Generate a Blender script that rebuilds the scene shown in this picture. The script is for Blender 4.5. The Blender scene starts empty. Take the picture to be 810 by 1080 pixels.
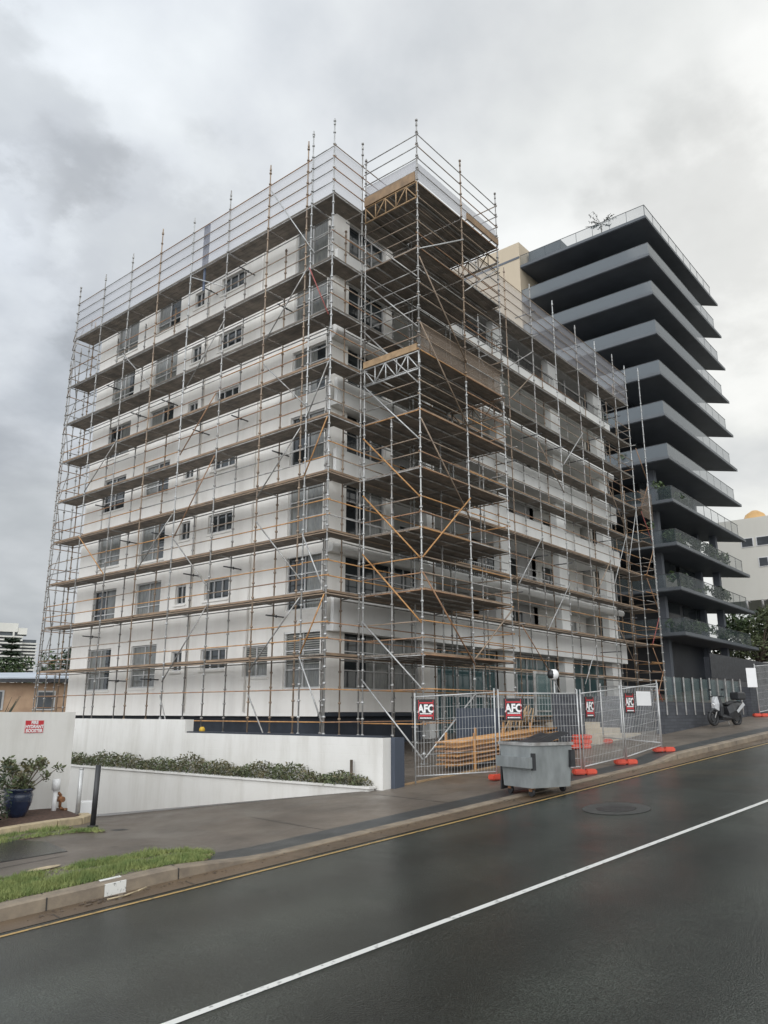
import bpy, bmesh, math, random
from mathutils import Vector, Matrix
R=math.radians
random.seed(7)
rnd=random.random
scn=bpy.context.scene
COL=scn.collection
# ------------------------------------------------------------------ materials
def nt(name):
    m=bpy.data.materials.new(name); m.use_nodes=True
    n=m.node_tree; b=n.nodes['Principled BSDF']
    return m,n,b
def ramp(n,stops):
    r=n.nodes.new('ShaderNodeValToRGB'); e=r.color_ramp.elements
    e[0].position=stops[0][0]; e[0].color=(*stops[0][1],1)
    e[1].position=stops[-1][0]; e[1].color=(*stops[-1][1],1)
    for p,c in stops[1:-1]:
        k=e.new(p); k.color=(*c,1)
    return r
def noise(n,scale,detail=4,stretch=None,rough=.6,co='Object'):
    t=n.nodes.new('ShaderNodeTexCoord'); x=n.nodes.new('ShaderNodeTexNoise')
    x.inputs['Scale'].default_value=scale; x.inputs['Detail'].default_value=detail; x.inputs['Roughness'].default_value=rough
    if stretch:
        m=n.nodes.new('ShaderNodeMapping'); m.inputs['Scale'].default_value=stretch
        n.links.new(t.outputs[co],m.inputs[0]); n.links.new(m.outputs[0],x.inputs['Vector'])
    else: n.links.new(t.outputs[co],x.inputs['Vector'])
    return x
def mat(name,c1,c2=None,scale=3,rough=.7,metal=0,bump=0,bscale=60,stretch=None,spec=None,detail=5,lo=.35,hi=.65,r2=None,coat=0):
    m,n,b=nt(name)
    c2=c2 or tuple(v*.8 for v in c1)
    x=noise(n,scale,detail,stretch); r=ramp(n,[(lo,c2),(hi,c1)])
    n.links.new(x.outputs[0],r.inputs[0]); n.links.new(r.outputs[0],b.inputs['Base Color'])
    b.inputs['Roughness'].default_value=rough; b.inputs['Metallic'].default_value=metal
    if spec is not None: b.inputs['Specular IOR Level'].default_value=spec
    if coat: b.inputs['Coat Weight'].default_value=coat
    if r2 is not None:
        mr=n.nodes.new('ShaderNodeMapRange'); mr.inputs[1].default_value=.35; mr.inputs[2].default_value=.65
        mr.inputs[3].default_value=rough; mr.inputs[4].default_value=r2
        x2=noise(n,scale*.6,3,stretch); n.links.new(x2.outputs[0],mr.inputs[0]); n.links.new(mr.outputs[0],b.inputs['Roughness'])
    if bump:
        y=noise(n,bscale,3); u=n.nodes.new('ShaderNodeBump'); u.inputs['Strength'].default_value=bump; u.inputs['Distance'].default_value=.01
        n.links.new(y.outputs[0],u.inputs['Height']); n.links.new(u.outputs[0],b.inputs['Normal'])
    return m
def mixc(n,fac,a,b_):
    x=n.nodes.new('ShaderNodeMix'); x.data_type='RGBA'
    for k,v in ((0,fac),(6,a),(7,b_)):
        if hasattr(v,'links'): n.links.new(v,x.inputs[k])
        else: x.inputs[k].default_value=v if k==0 else (*v,1)
    return x.outputs[2]
def render_mat(name,base,dirt,streak=.5,brick=False):
    m,n,b=nt(name)
    a=noise(n,1.0,7,(1.7,1.7,.22),.7); ra=ramp(n,[(.47,(0,0,0)),(.78,(1,1,1))]); n.links.new(a.outputs[0],ra.inputs[0])
    c=noise(n,.55,5); rc=ramp(n,[(.4,(0,0,0)),(.72,(1,1,1))]); n.links.new(c.outputs[0],rc.inputs[0])
    mu=n.nodes.new('ShaderNodeMath'); mu.operation='MULTIPLY'; n.links.new(ra.outputs[0],mu.inputs[0]); mu.inputs[1].default_value=streak
    m2=n.nodes.new('ShaderNodeMath'); m2.operation='MULTIPLY'; n.links.new(rc.outputs[0],m2.inputs[0]); m2.inputs[1].default_value=streak*.5
    ad=n.nodes.new('ShaderNodeMath'); ad.operation='ADD'; ad.use_clamp=True; n.links.new(mu.outputs[0],ad.inputs[0]); n.links.new(m2.outputs[0],ad.inputs[1])
    n.links.new(mixc(n,ad.outputs[0],base,dirt),b.inputs['Base Color']); b.inputs['Roughness'].default_value=.8
    y=noise(n,35,3); u=n.nodes.new('ShaderNodeBump'); u.inputs['Strength'].default_value=.25; u.inputs['Distance'].default_value=.01
    n.links.new(y.outputs[0],u.inputs['Height'])
    if brick:
        t=n.nodes.new('ShaderNodeTexCoord'); sx=n.nodes.new('ShaderNodeSeparateXYZ'); n.links.new(t.outputs['Object'],sx.inputs[0])
        s=n.nodes.new('ShaderNodeMath'); s.operation='ADD'; n.links.new(sx.outputs[0],s.inputs[0]); n.links.new(sx.outputs[1],s.inputs[1])
        cb=n.nodes.new('ShaderNodeCombineXYZ'); n.links.new(s.outputs[0],cb.inputs[0]); n.links.new(sx.outputs[2],cb.inputs[1])
        bk=n.nodes.new('ShaderNodeTexBrick'); bk.inputs['Scale'].default_value=1; bk.inputs['Brick Width'].default_value=brick[0]; bk.inputs['Row Height'].default_value=brick[1]
        bk.inputs['Mortar Size'].default_value=brick[2]; n.links.new(cb.outputs[0],bk.inputs['Vector'])
        u2=n.nodes.new('ShaderNodeBump'); u2.inputs['Strength'].default_value=.35; u2.inputs['Distance'].default_value=.012; u2.invert=True
        n.links.new(bk.outputs['Fac'],u2.inputs['Height']); n.links.new(u.outputs[0],u2.inputs['Normal']); n.links.new(u2.outputs[0],b.inputs['Normal'])
        if len(brick)>3:
            bc=n.nodes.new('ShaderNodeTexBrick')
            for q in ('Scale','Brick Width','Row Height','Mortar Size'): bc.inputs[q].default_value=bk.inputs[q].default_value
            n.links.new(cb.outputs[0],bc.inputs['Vector'])
            bc.inputs['Color1'].default_value=(*base,1); bc.inputs['Color2'].default_value=(*dirt,1); bc.inputs['Mortar'].default_value=(*brick[3],1)
            n.links.new(bc.outputs['Color'],b.inputs['Base Color'])
    else: n.links.new(u.outputs[0],b.inputs['Normal'])
    return m
def glassy(name,col,alpha,rough=.04,dirt=0):
    m,n,b=nt(name)
    tr=n.nodes.new('ShaderNodeBsdfTransparent'); mx=n.nodes.new('ShaderNodeMixShader')
    b.inputs['Base Color'].default_value=(*col,1); b.inputs['Roughness'].default_value=rough
    mx.inputs[0].default_value=alpha
    if dirt:
        x=noise(n,2,4); mr=n.nodes.new('ShaderNodeMapRange'); mr.inputs[3].default_value=alpha-dirt; mr.inputs[4].default_value=alpha+dirt
        mr.inputs[1].default_value=.3; mr.inputs[2].default_value=.7
        n.links.new(x.outputs[0],mr.inputs[0]); n.links.new(mr.outputs[0],mx.inputs[0])
    n.links.new(tr.outputs[0],mx.inputs[1]); n.links.new(b.outputs[0],mx.inputs[2])
    n.links.new(mx.outputs[0],n.nodes['Material Output'].inputs[0])
    return m
def wet_road(name,c1,c2,rl,rh,bump=.5,tracks=False,bs=180):
    m,n,b=nt(name)
    x=noise(n,bs,6,None,.8); r=ramp(n,[(.40,c2),(.63,c1)]); n.links.new(x.outputs[0],r.inputs[0])
    big=noise(n,.35,6,None,.65); rb=ramp(n,[(.38,(.62,.62,.62)),(.66,(1.15,1.15,1.15))]); n.links.new(big.outputs[0],rb.inputs[0])
    mu=n.nodes.new('ShaderNodeMix'); mu.data_type='RGBA'; mu.blend_type='MULTIPLY'; mu.inputs[0].default_value=1
    n.links.new(r.outputs[0],mu.inputs[6]); n.links.new(rb.outputs[0],mu.inputs[7]); n.links.new(mu.outputs[2],b.inputs['Base Color'])
    if tracks:
        t=n.nodes.new('ShaderNodeTexCoord'); dp=n.nodes.new('ShaderNodeVectorMath'); dp.operation='DOT_PRODUCT'; dp.inputs[1].default_value=(.1409,.990,0); n.links.new(t.outputs['Object'],dp.inputs[0])
        wv=n.nodes.new('ShaderNodeMath'); wv.operation='MULTIPLY_ADD'; wv.inputs[1].default_value=3.49; wv.inputs[2].default_value=-28.0; n.links.new(dp.outputs['Value'],wv.inputs[0])
        co_=n.nodes.new('ShaderNodeMath'); co_.operation='COSINE'; n.links.new(wv.outputs[0],co_.inputs[0])
        mt_=n.nodes.new('ShaderNodeMapRange'); mt_.inputs[1].default_value=-1; mt_.inputs[2].default_value=1; mt_.inputs[3].default_value=.82; mt_.inputs[4].default_value=1.22; n.links.new(co_.outputs[0],mt_.inputs[0])
        m5=n.nodes.new('ShaderNodeMix'); m5.data_type='RGBA'; m5.blend_type='MULTIPLY'; m5.inputs[0].default_value=1; n.links.new(mu.outputs[2],m5.inputs[6]); n.links.new(mt_.outputs[0],m5.inputs[7]); n.links.new(m5.outputs[2],b.inputs['Base Color'])
    w=noise(n,.8,6,(1,.35,1) if tracks else None,.6); mr=n.nodes.new('ShaderNodeMapRange'); mr.inputs[1].default_value=.36; mr.inputs[2].default_value=.64
    mr.inputs[3].default_value=rl; mr.inputs[4].default_value=rh; n.links.new(w.outputs[0],mr.inputs[0]); n.links.new(mr.outputs[0],b.inputs['Roughness'])
    y=noise(n,bs,2); u=n.nodes.new('ShaderNodeBump'); u.inputs['Strength'].default_value=bump; u.inputs['Distance'].default_value=.006
    n.links.new(y.outputs[0],u.inputs['Height']); n.links.new(u.outputs[0],b.inputs['Normal'])
    b.inputs['Specular IOR Level'].default_value=.5
    return m
M=dict(
 white=render_mat('white_render',(.85,.83,.79),(.60,.56,.51),.38),
 whitewall=render_mat('white_block',(.72,.71,.68),(.46,.44,.39),.55,(.4,.2,.008)),
 whiteplain=render_mat('white_painted_wall',(.69,.68,.65),(.44,.42,.37),.5),
 column=render_mat('column_white',(.78,.78,.76),(.6,.58,.55),.35),
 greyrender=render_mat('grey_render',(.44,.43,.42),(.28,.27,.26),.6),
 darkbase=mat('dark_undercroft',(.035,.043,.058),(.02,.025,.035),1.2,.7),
 slate=render_mat('slate_cladding',(.075,.08,.092),(.05,.054,.064),.5,(.42,.11,.006,(.035,.038,.042))),
 bluewall=render_mat('blue_grey_wall',(.06,.073,.098),(.04,.05,.068),.5),
 pane=mat('window_pane',(.035,.042,.045),(.018,.022,.025),.8,.06,spec=.6),
 curtain=mat('curtained_pane',(.24,.24,.22),(.12,.13,.13),6,.12,stretch=(6,6,.5),spec=.5),
 shutter=mat('louvre_shutter',(.30,.30,.27),(.22,.22,.20),3,.5),
 teal=glassy('teal_glazing',(.055,.10,.105),.93,.05),
 frame=mat('window_frame',(.62,.62,.61),(.50,.50,.50),4,.45),
 darkframe=mat('dark_frame',(.05,.055,.06),(.03,.03,.035),4,.45),
 galv=mat('galvanised_steel',(.44,.44,.43),(.24,.225,.21),3.5,.45,.35,lo=.38,hi=.6),
 steel=mat('bright_galvanised_steel',(.55,.56,.56),(.38,.38,.37),5,.4,.35),
 rust=mat('rusty_steel_tube',(.42,.24,.13),(.24,.15,.10),3.2,.7,.1),
 brown=mat('weathered_tube',(.38,.29,.21),(.22,.175,.14),2.5,.65,.2),
 orange=mat('orange_painted_tube',(.56,.30,.11),(.36,.19,.08),5,.6),
 red=mat('red_painted_tube',(.4,.09,.08),(.25,.08,.07),5,.6),
 deck=mat('scaffold_plank',(.27,.235,.20),(.15,.135,.12),2.2,.75),
 toe=mat('deck_edge_timber',(.33,.23,.15),(.17,.125,.09),2.2,.8,stretch=(1,1,8)),
 toeg=mat('weathered_deck_edge',(.20,.175,.145),(.10,.09,.08),2.2,.8,stretch=(1,1,8)),
 timber=mat('new_timber',(.40,.27,.15),(.27,.18,.10),4,.7),
 ply=mat('plywood_hoarding',(.33,.22,.13),(.20,.14,.09),2.5,.8),
 tslab=mat('tower_slab_edge',(.10,.112,.125),(.075,.085,.096),.4,.45),
 tsoff=mat('tower_soffit',(.115,.128,.15),(.09,.10,.118),.5,.6),
 twall=mat('tower_dark_cladding',(.030,.034,.042),(.016,.019,.025),.4,.35),
 tglass=glassy('tower_balustrade_glass',(.15,.172,.188),.76,.05),
 clearglass=glassy('clear_balustrade_glass',(.10,.13,.14),.30,.04),
 beige=render_mat('beige_cladding',(.52,.44,.33),(.45,.38,.28),.3,(.35,20,.012)),
 cream=render_mat('cream_panel',(.66,.64,.58),(.58,.56,.5),.3,(2.6,1.6,.012)),
 creamwall=render_mat('cream_fence',(.66,.63,.50),(.55,.52,.42),.3),
 winband=mat('far_window_band',(.10,.11,.12),(.05,.055,.06),.5,.2),
 gold=mat('orange_dome',(.62,.38,.15),(.50,.30,.12),1,.5),
 hr=mat('far_tower_white',(.66,.65,.60),(.58,.57,.53),.05,.7),
 hrw=mat('far_tower_window',(.10,.115,.13),(.05,.06,.07),.08,.3),
 brick=mat('orange_brick',(.52,.36,.24),(.40,.27,.18),1.5,.8),
 metalroof=mat('pale_metal_roof',(.50,.55,.61),(.42,.47,.53),.8,.4),
 leaf=mat('leaves_mid',(.075,.115,.04),(.035,.06,.022),2.5,.6,lo=.4,hi=.6),
 leafy=mat('leaves_pale',(.13,.15,.07),(.06,.08,.035),7,.6),
 leafo=mat('leaves_olive',(.16,.14,.075),(.075,.08,.04),4,.6),
 leafd=mat('leaves_dark',(.035,.055,.030),(.016,.028,.016),2,.6),
 leafred=mat('leaves_tipped_red',(.16,.13,.07),(.07,.10,.045),9,.55),
 bark=mat('bark',(.13,.10,.075),(.07,.055,.04),8,.9),
 grass=mat('verge_grass',(.27,.30,.105),(.10,.16,.045),3.2,.8),
 vsoil=mat('thin_verge_turf',(.17,.16,.07),(.12,.085,.05),7,.9,bump=.6,bscale=50),
 soil=mat('mulch',(.12,.07,.05),(.045,.028,.022),18,.9,bump=.8,bscale=40),
 sand=mat('sandstone_edging',(.48,.39,.25),(.33,.27,.18),6,.8,bump=.3),
 road=wet_road('wet_asphalt',(.066,.075,.064),(.005,.006,.005),.11,.27,1.0,True,62),
 asph2=wet_road('wet_asphalt_strip',(.075,.078,.078),(.042,.045,.045),.28,.5,.5),
 path=wet_road('wet_concrete_path',(.205,.172,.138),(.115,.094,.076),.30,.6,.3),
 pathl=wet_road('wet_concrete_path_dark',(.175,.147,.12),(.10,.083,.068),.28,.55,.3),
 gutter=wet_road('gutter_concrete',(.19,.135,.085),(.10,.07,.045),.30,.55,.4),
 kerb=mat('kerb_concrete',(.20,.185,.16),(.11,.10,.085),3,.6,bump=.4),
 kerbp=mat('worn_kerb_concrete',(.27,.22,.16),(.16,.13,.10),3,.6,bump=.4),
 terrain=mat('town_ground',(.10,.10,.08),(.06,.065,.05),.1,.9),
 linew=mat('white_line_paint',(.66,.66,.63),(.20,.20,.19),14,.4,lo=.33,hi=.43),
 liney=mat('yellow_line_paint',(.40,.26,.09),(.16,.12,.06),9,.45,lo=.34,hi=.47),
 silver=mat('silver_white_plastic',(.50,.51,.52),(.42,.43,.44),4,.3),
 binm=mat('bin_galvanised',(.30,.32,.32),(.20,.215,.215),3,.5,.25,stretch=(1,1,.4)),
 rubber=mat('black_rubber',(.022,.022,.024),(.012,.012,.013),5,.6),
 blackp=mat('black_plastic',(.03,.032,.035),(.018,.018,.02),5,.4),
 redp=mat('red_orange_plastic',(.62,.085,.045),(.48,.06,.035),6,.5),
 signred=mat('sign_red',(.55,.035,.045),(.48,.03,.04),3,.4),
 signblack=mat('sign_black',(.02,.018,.02),(.012,.012,.012),3,.4),
 signwhite=mat('sign_white',(.8,.8,.8),(.76,.76,.76),3,.4),
 white2=mat('white_enamel',(.78,.78,.78),(.7,.7,.7),3,.3),
 lampglass=mat('opal_globe',(.82,.82,.82),(.76,.76,.76),3,.25),
 pot=mat('navy_glazed_pot',(.02,.035,.075),(.012,.02,.045),3,.12,coat=.6),
 yellow=mat('yellow_cap',(.65,.42,.04),(.5,.3,.03),5,.5),
 copper=mat('copper_brown_pipe',(.36,.17,.08),(.2,.1,.05),8,.5,.4),
 stone=render_mat('sandstone_steps',(.50,.44,.35),(.36,.31,.25),.4,(.6,.17,.008)),
 iron=mat('wet_cast_iron',(.05,.05,.05),(.03,.03,.03),20,.35,.4,bump=.5),
 ringc=mat('manhole_surround',(.055,.057,.054),(.035,.036,.034),8,.4),
 pit=wet_road('pit_cover_wet',(.055,.056,.056),(.03,.03,.03),.10,.25,.3),
 tarp=mat('blue_grey_tarp',(.12,.15,.22),(.08,.10,.15),3,.6),
 net=glassy('brown_netting',(.20,.15,.11),.5,.8),
 mesh=glassy('containment_mesh',(.42,.42,.45),.42,.8),
 bglass=glassy('balustrade_glass',(.10,.16,.16),.42,.05),
 )
# ------------------------------------------------------------------ mesh helpers
class MB:
    def __init__(s): s.v=[]; s.f=[]; s.m=[]; s.sm=[]
    def add(s,vs,fs,mi=0,smooth=False):
        o=len(s.v); s.v+= [tuple(v) for v in vs]; s.f+=[tuple(i+o for i in f) for f in fs]; s.m+=[mi]*len(fs); s.sm+=[smooth]*len(fs); return s
    def box(s,a,b,mi=0):
        x0,y0,z0=[min(p,q) for p,q in zip(a,b)]; x1,y1,z1=[max(p,q) for p,q in zip(a,b)]
        return s.add([(x0,y0,z0),(x1,y0,z0),(x1,y1,z0),(x0,y1,z0),(x0,y0,z1),(x1,y0,z1),(x1,y1,z1),(x0,y1,z1)],
            [(0,3,2,1),(4,5,6,7),(0,1,5,4),(1,2,6,5),(2,3,7,6),(3,0,4,7)],mi)
    def obox(s,c,u,v,w,mi=0):      # centre and three half vectors
        c,u,v,w=map(Vector,(c,u,v,w)); P=[c+a*u+b*v+d*w for d in(-1,1) for a,b in((-1,-1),(1,-1),(1,1),(-1,1))]
        return s.add(P,[(0,3,2,1),(4,5,6,7),(0,1,5,4),(1,2,6,5),(2,3,7,6),(3,0,4,7)],mi)
    def tube(s,a,b,r=.024,n=6,r2=None,mi=0,caps=True,smooth=True):
        a=Vector(a); b=Vector(b); d=b-a
        if d.length<1e-6: return s
        d.normalize(); q=Vector((0,0,1)) if abs(d.z)<.9 else Vector((1,0,0)); u=d.cross(q).normalized(); w=d.cross(u); r2=r if r2 is None else r2
        P=[a+r*(math.cos(2*math.pi*i/n)*u+math.sin(2*math.pi*i/n)*w) for i in range(n)]+[b+r2*(math.cos(2*math.pi*i/n)*u+math.sin(2*math.pi*i/n)*w) for i in range(n)]
        o=len(s.v); s.add(P,[(i,(i+1)%n,n+(i+1)%n,n+i) for i in range(n)],mi,smooth)
        if caps: s.f+=[tuple(o+i for i in range(n))[::-1],tuple(o+n+i for i in range(n))]; s.m+=[mi,mi]; s.sm+=[False,False]
        return s
    def path(s,pts,r,n=8,mi=0):
        for a,b in zip(pts,pts[1:]): s.tube(a,b,r,n,mi=mi)
        return s
    def lathe(s,c,prof,n=16,mi=0):
        c=Vector(c); P=[]; 
        for r,z in prof:
            for i in range(n): P.append(c+Vector((r*math.cos(2*math.pi*i/n),r*math.sin(2*math.pi*i/n),z)))
        F=[(k*n+i,k*n+(i+1)%n,(k+1)*n+(i+1)%n,(k+1)*n+i) for k in range(len(prof)-1) for i in range(n)]
        return s.add(P,F,mi,True)
    def prism(s,poly,z0,z1,mi=0):
        n=len(poly); z0f=z0 if callable(z0) else (lambda x,y:z0); z1f=z1 if callable(z1) else (lambda x,y:z1)
        P=[(x,y,z0f(x,y)) for x,y in poly]+[(x,y,z1f(x,y)) for x,y in poly]
        return s.add(P,[tuple(range(n))[::-1],tuple(range(n,2*n))]+[(i,(i+1)%n,n+(i+1)%n,n+i) for i in range(n)],mi)
    def build(s,name,mats,parent=None,bevel=0):
        me=bpy.data.meshes.new(name); me.from_pydata(s.v,[],s.f)
        if not isinstance(mats,(list,tuple)): mats=[mats]
        for m in mats: me.materials.append(M[m] if isinstance(m,str) else m)
        me.polygons.foreach_set('material_index',s.m); me.polygons.foreach_set('use_smooth',s.sm); me.update()
        o=bpy.data.objects.new(name,me); COL.objects.link(o)
        if parent: o.parent=parent
        if bevel:
            md=o.modifiers.new('bevel','BEVEL'); md.width=bevel; md.segments=2; md.limit_method='ANGLE'
        return o
def tag(o,label,cat,group=None):
    o['label']=label; o['category']=cat
    if group: o['group']=group
    return o
def struct(o): o['kind']='structure'; return o
def empty(name,label,cat,loc=(0,0,0),group=None):
    o=bpy.data.objects.new(name,None); COL.objects.link(o); o.location=loc; o.empty_display_size=.2
    return tag(o,label,cat,group)
def copy_tree(o,parent=None):
    c=o.copy(); COL.objects.link(c)
    if parent: c.parent=parent
    for ch in list(o.children): copy_tree(ch,c)
    return c
# ------------------------------------------------------------------ ground frame: s runs up the road, t across it; eye level is z = 0
TH=R(-8.1); SX,SY=math.cos(TH),math.sin(TH); NX,NY=-SY,SX
def gz(s): return -2.75+.0737*max(-25,min(78,s))
def st(x,y): return x*SX+y*SY, x*NX+y*NY
def G(x,y): return gz(st(x,y)[0])
def step(a,b,x): t=max(0,min(1,(x-a)/(b-a))); return t*t*(3-2*t)
def kdz(s): return .145*(1-step(5.6,7.6,s))+.02+.125*step(19.2,20.8,s)
def RP(s,t,dz=0): return (s*SX+t*NX, s*SY+t*NY, gz(s)+dz)
def P(x,y): s=st(x,y)[0]; return gz(s)+kdz(s)       # height of the path surface
RAMP=[(9.2,16.55),(14.6,12.62),(14.18,31.0),(9.2,31.0)]
def cut_ramp(bm):
    poly=[Vector((x,y,0)) for x,y in RAMP]; n=len(poly)
    for i in range(n):
        a=poly[i]; b=poly[(i+1)%n]; d=b-a; nn=Vector((d.y,-d.x,0))
        bmesh.ops.bisect_plane(bm,geom=bm.verts[:]+bm.edges[:]+bm.faces[:],plane_co=a,plane_no=nn,dist=1e-5)
    def ins(c):
        sg=[( (poly[(i+1)%n].x-poly[i].x)*(c.y-poly[i].y)-(poly[(i+1)%n].y-poly[i].y)*(c.x-poly[i].x)) for i in range(n)]
        return all(q>0 for q in sg) or all(q<0 for q in sg)
    bmesh.ops.delete(bm,geom=[f for f in bm.faces if ins(f.calc_center_median())],context='FACES')
def sheet(name,material,ss,ts,dzf,cut=False,struct_=True,parent=None):
    bm=bmesh.new(); V=[[bm.verts.new(RP(s,t,dzf(s,t))) for t in ts] for s in ss]
    for i in range(len(ss)-1):
        for j in range(len(ts)-1): bm.faces.new((V[i][j],V[i+1][j],V[i+1][j+1],V[i][j+1]))
    if cut: cut_ramp(bm)
    me=bpy.data.meshes.new(name); bm.to_mesh(me); bm.free(); me.materials.append(M[material])
    o=bpy.data.objects.new(name,me); COL.objects.link(o)
    if struct_: struct(o)
    if parent: o.parent=parent
    return o
def fr(a,b,n): return [a+(b-a)*i/n for i in range(n+1)]
SF=fr(-25,4,12)+[5,5.6,6,6.4,6.8,7.2,7.6,8]+fr(9,19,5)+[19.2,19.6,20,20.4,20.8,22]+fr(25,78,8)
SL=[-900,-300,-100,-60,-25]+fr(-24,78,10)+[110,300,900]
sheet('ground','terrain',SL,[-900,-300,-60,-20,-10,0,10,20,30,40,60,120,300,900],lambda s,t:-.35,True)
sheet('road','road',fr(-25,78,30),fr(-8,10.42,6),lambda s,t:0)
sheet('gutter','gutter',SF,[10.40,10.66,10.90],lambda s,t:.004+(.018 if t>10.8 else 0)*0)
sheet('opposite_verge','path',fr(-25,78,10),[-14,-8],lambda s,t:.12)
# kerb: stepped section that sinks to a layback at the driveway
def kerb_mesh():
    m=MB(); prof=[(10.88,lambda k:-.05),(10.89,lambda k:k*.9),(10.93,lambda k:k+.004),(11.10,lambda k:k+.008),(11.11,lambda k:-.02)]
    n=len(prof); vs=[RP(s,t,f(kdz(s))) for s in SF for t,f in prof]
    fs=[(i*n+j,(i+1)*n+j,(i+1)*n+j+1,i*n+j+1) for i in range(len(SF)-1) for j in range(n-1)]
    m.add(vs,fs); return m.build('kerb','kerbp')
struct(kerb_mesh())
sheet('yellow_edge_line','liney',fr(-25,78,12),[10.22,10.285],lambda s,t:.005)
sheet('white_lane_line','linew',fr(-25,78,12),[6.50,6.595],lambda s,t:.005)
sheet('asphalt_strip','asph2',[s for s in SF if 6.4<=s<=78],[11.09,11.72],lambda s,t:kdz(s)+.004)
sheet('footpath','path',[s for s in SF if s>=8],[11.7,14.25],lambda s,t:kdz(s),True)
sheet('driveway_crossing','pathl',[s for s in SF if s<=8],[11.09,14.25],lambda s,t:kdz(s),True)
sheet('side_yard','pathl',SF,[14.25,20,30,45],lambda s,t:kdz(s)-.0,True)
# paving joints
for i,s in enumerate([9.2,12.4,15.6,18.8,22,25.2,28.4,31.6]):
    sheet('paving_joint','iron',[s,s+.02],[11.72,14.2],lambda s,t:kdz(s)+.003)
sheet('paving_joint','iron',fr(-2,6,8),[13.2,13.225],lambda s,t:kdz(s)+.003)
for q in range(-4,24):
    s0=q*1.83+.4
    if s0>45: break
    m=MB(); s1=s0+.016; kk=kdz(s0)
    m.add([RP(s0,10.874,.0),RP(s1,10.874,.0),RP(s1,10.882,kk*.93),RP(s0,10.882,kk*.93),RP(s1,11.104,kk+.013),RP(s0,11.104,kk+.013),RP(s0,10.42,.008),RP(s1,10.42,.008)],[(0,1,2,3),(3,2,4,5),(6,7,1,0)]); struct(m.build('kerb_joint','iron'))
m=MB()
for q in range(420):
    s0=-3+rnd()*38; x,y,z=RP(s0,10.80-abs(random.gauss(0,.12)),.008); a=rnd()*6.28; l=.012+.03*rnd(); m.add([(x-l*math.cos(a),y-l*math.sin(a),z+.004),(x+l*.4*math.sin(a),y-l*.4*math.cos(a),z+.006),(x+l*math.cos(a),y+l*math.sin(a),z+.005),(x-l*.4*math.sin(a),y+l*.4*math.cos(a),z+.012)],[(0,1,2,3)])
o=m.build('gutter_debris','bark'); o['kind']='stuff'
# ramp to the basement
m=MB(); N=10
def rampz(y,u): 
    zr=-1.81-.128*(y-12.44); zl=-2.23-.135*(y-16.55)
    return zl*(1-u)+zr*u
rows=[]
for i in range(N+1):
    f=i/N; L=(9.2,16.55+(31-16.55)*f); Rr=(14.6-(.42)*f,12.62+(31-12.62)*f)
    zl=G(9.2,16.55)+kdz(st(9.2,16.55)[0])-.135*(L[1]-16.55); zr=P(14.6,12.62)-.128*(Rr[1]-12.62)
    rows.append([(L[0]*(1-u)+Rr[0]*u, L[1]*(1-u)+Rr[1]*u, zl*(1-u)+zr*u) for u in (0,.25,.5,.75,1)])
for i in range(N):
    for j in range(4): m.add([rows[i][j],rows[i][j+1],rows[i+1][j+1],rows[i+1][j]],[(0,1,2,3)])
struct(m.build('driveway_ramp','pathl'))
# ------------------------------------------------------------------ main apartment building under refurbishment
XW,YW=18.9,18.25; XE,YE=43.1,34.7; H=2.7; NS=7
B=empty('apartment_building','white seven storey apartment block wrapped in scaffolding at the street corner','building',(XW,YW,-1.5))
B.location=(0,0,0)
def wallgrid(mb,u0,u1,z0,z1,holes,to3,depth):
    us=sorted({u0,u1,*[h[0] for h in holes],*[h[1] for h in holes]}); zs=sorted({z0,z1,*[h[2] for h in holes],*[h[3] for h in holes]})
    us=[u for u in us if u0<=u<=u1]; zs=[z for z in zs if z0<=z<=z1]
    for a,b in zip(us,us[1:]):
        for c,d in zip(zs,zs[1:]):
            uc,zc=(a+b)/2,(c+d)/2
            if any(h[0]<uc<h[1] and h[2]<zc<h[3] for h in holes): continue
            mb.add([to3(a,c,0),to3(b,c,0),to3(b,d,0),to3(a,d,0)],[(0,1,2,3)])
    for a,b,c,d in holes:
        for (p,q) in (((a,c),(b,c)),((b,c),(b,d)),((b,d),(a,d)),((a,d),(a,c))):
            mb.add([to3(p[0],p[1],0),to3(q[0],q[1],0),to3(q[0],q[1],depth),to3(p[0],p[1],depth)],[(0,1,2,3)])
def fbox(mb,to3,u0,u1,z0,z1,d0,d1,mi=0):
    Pp=[to3(u,z,d) for d in(d0,d1) for u,z in((u0,z0),(u1,z0),(u1,z1),(u0,z1))]
    mb.add(Pp,[(0,3,2,1),(4,5,6,7),(0,1,5,4),(1,2,6,5),(2,3,7,6),(3,0,4,7)],mi)
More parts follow.
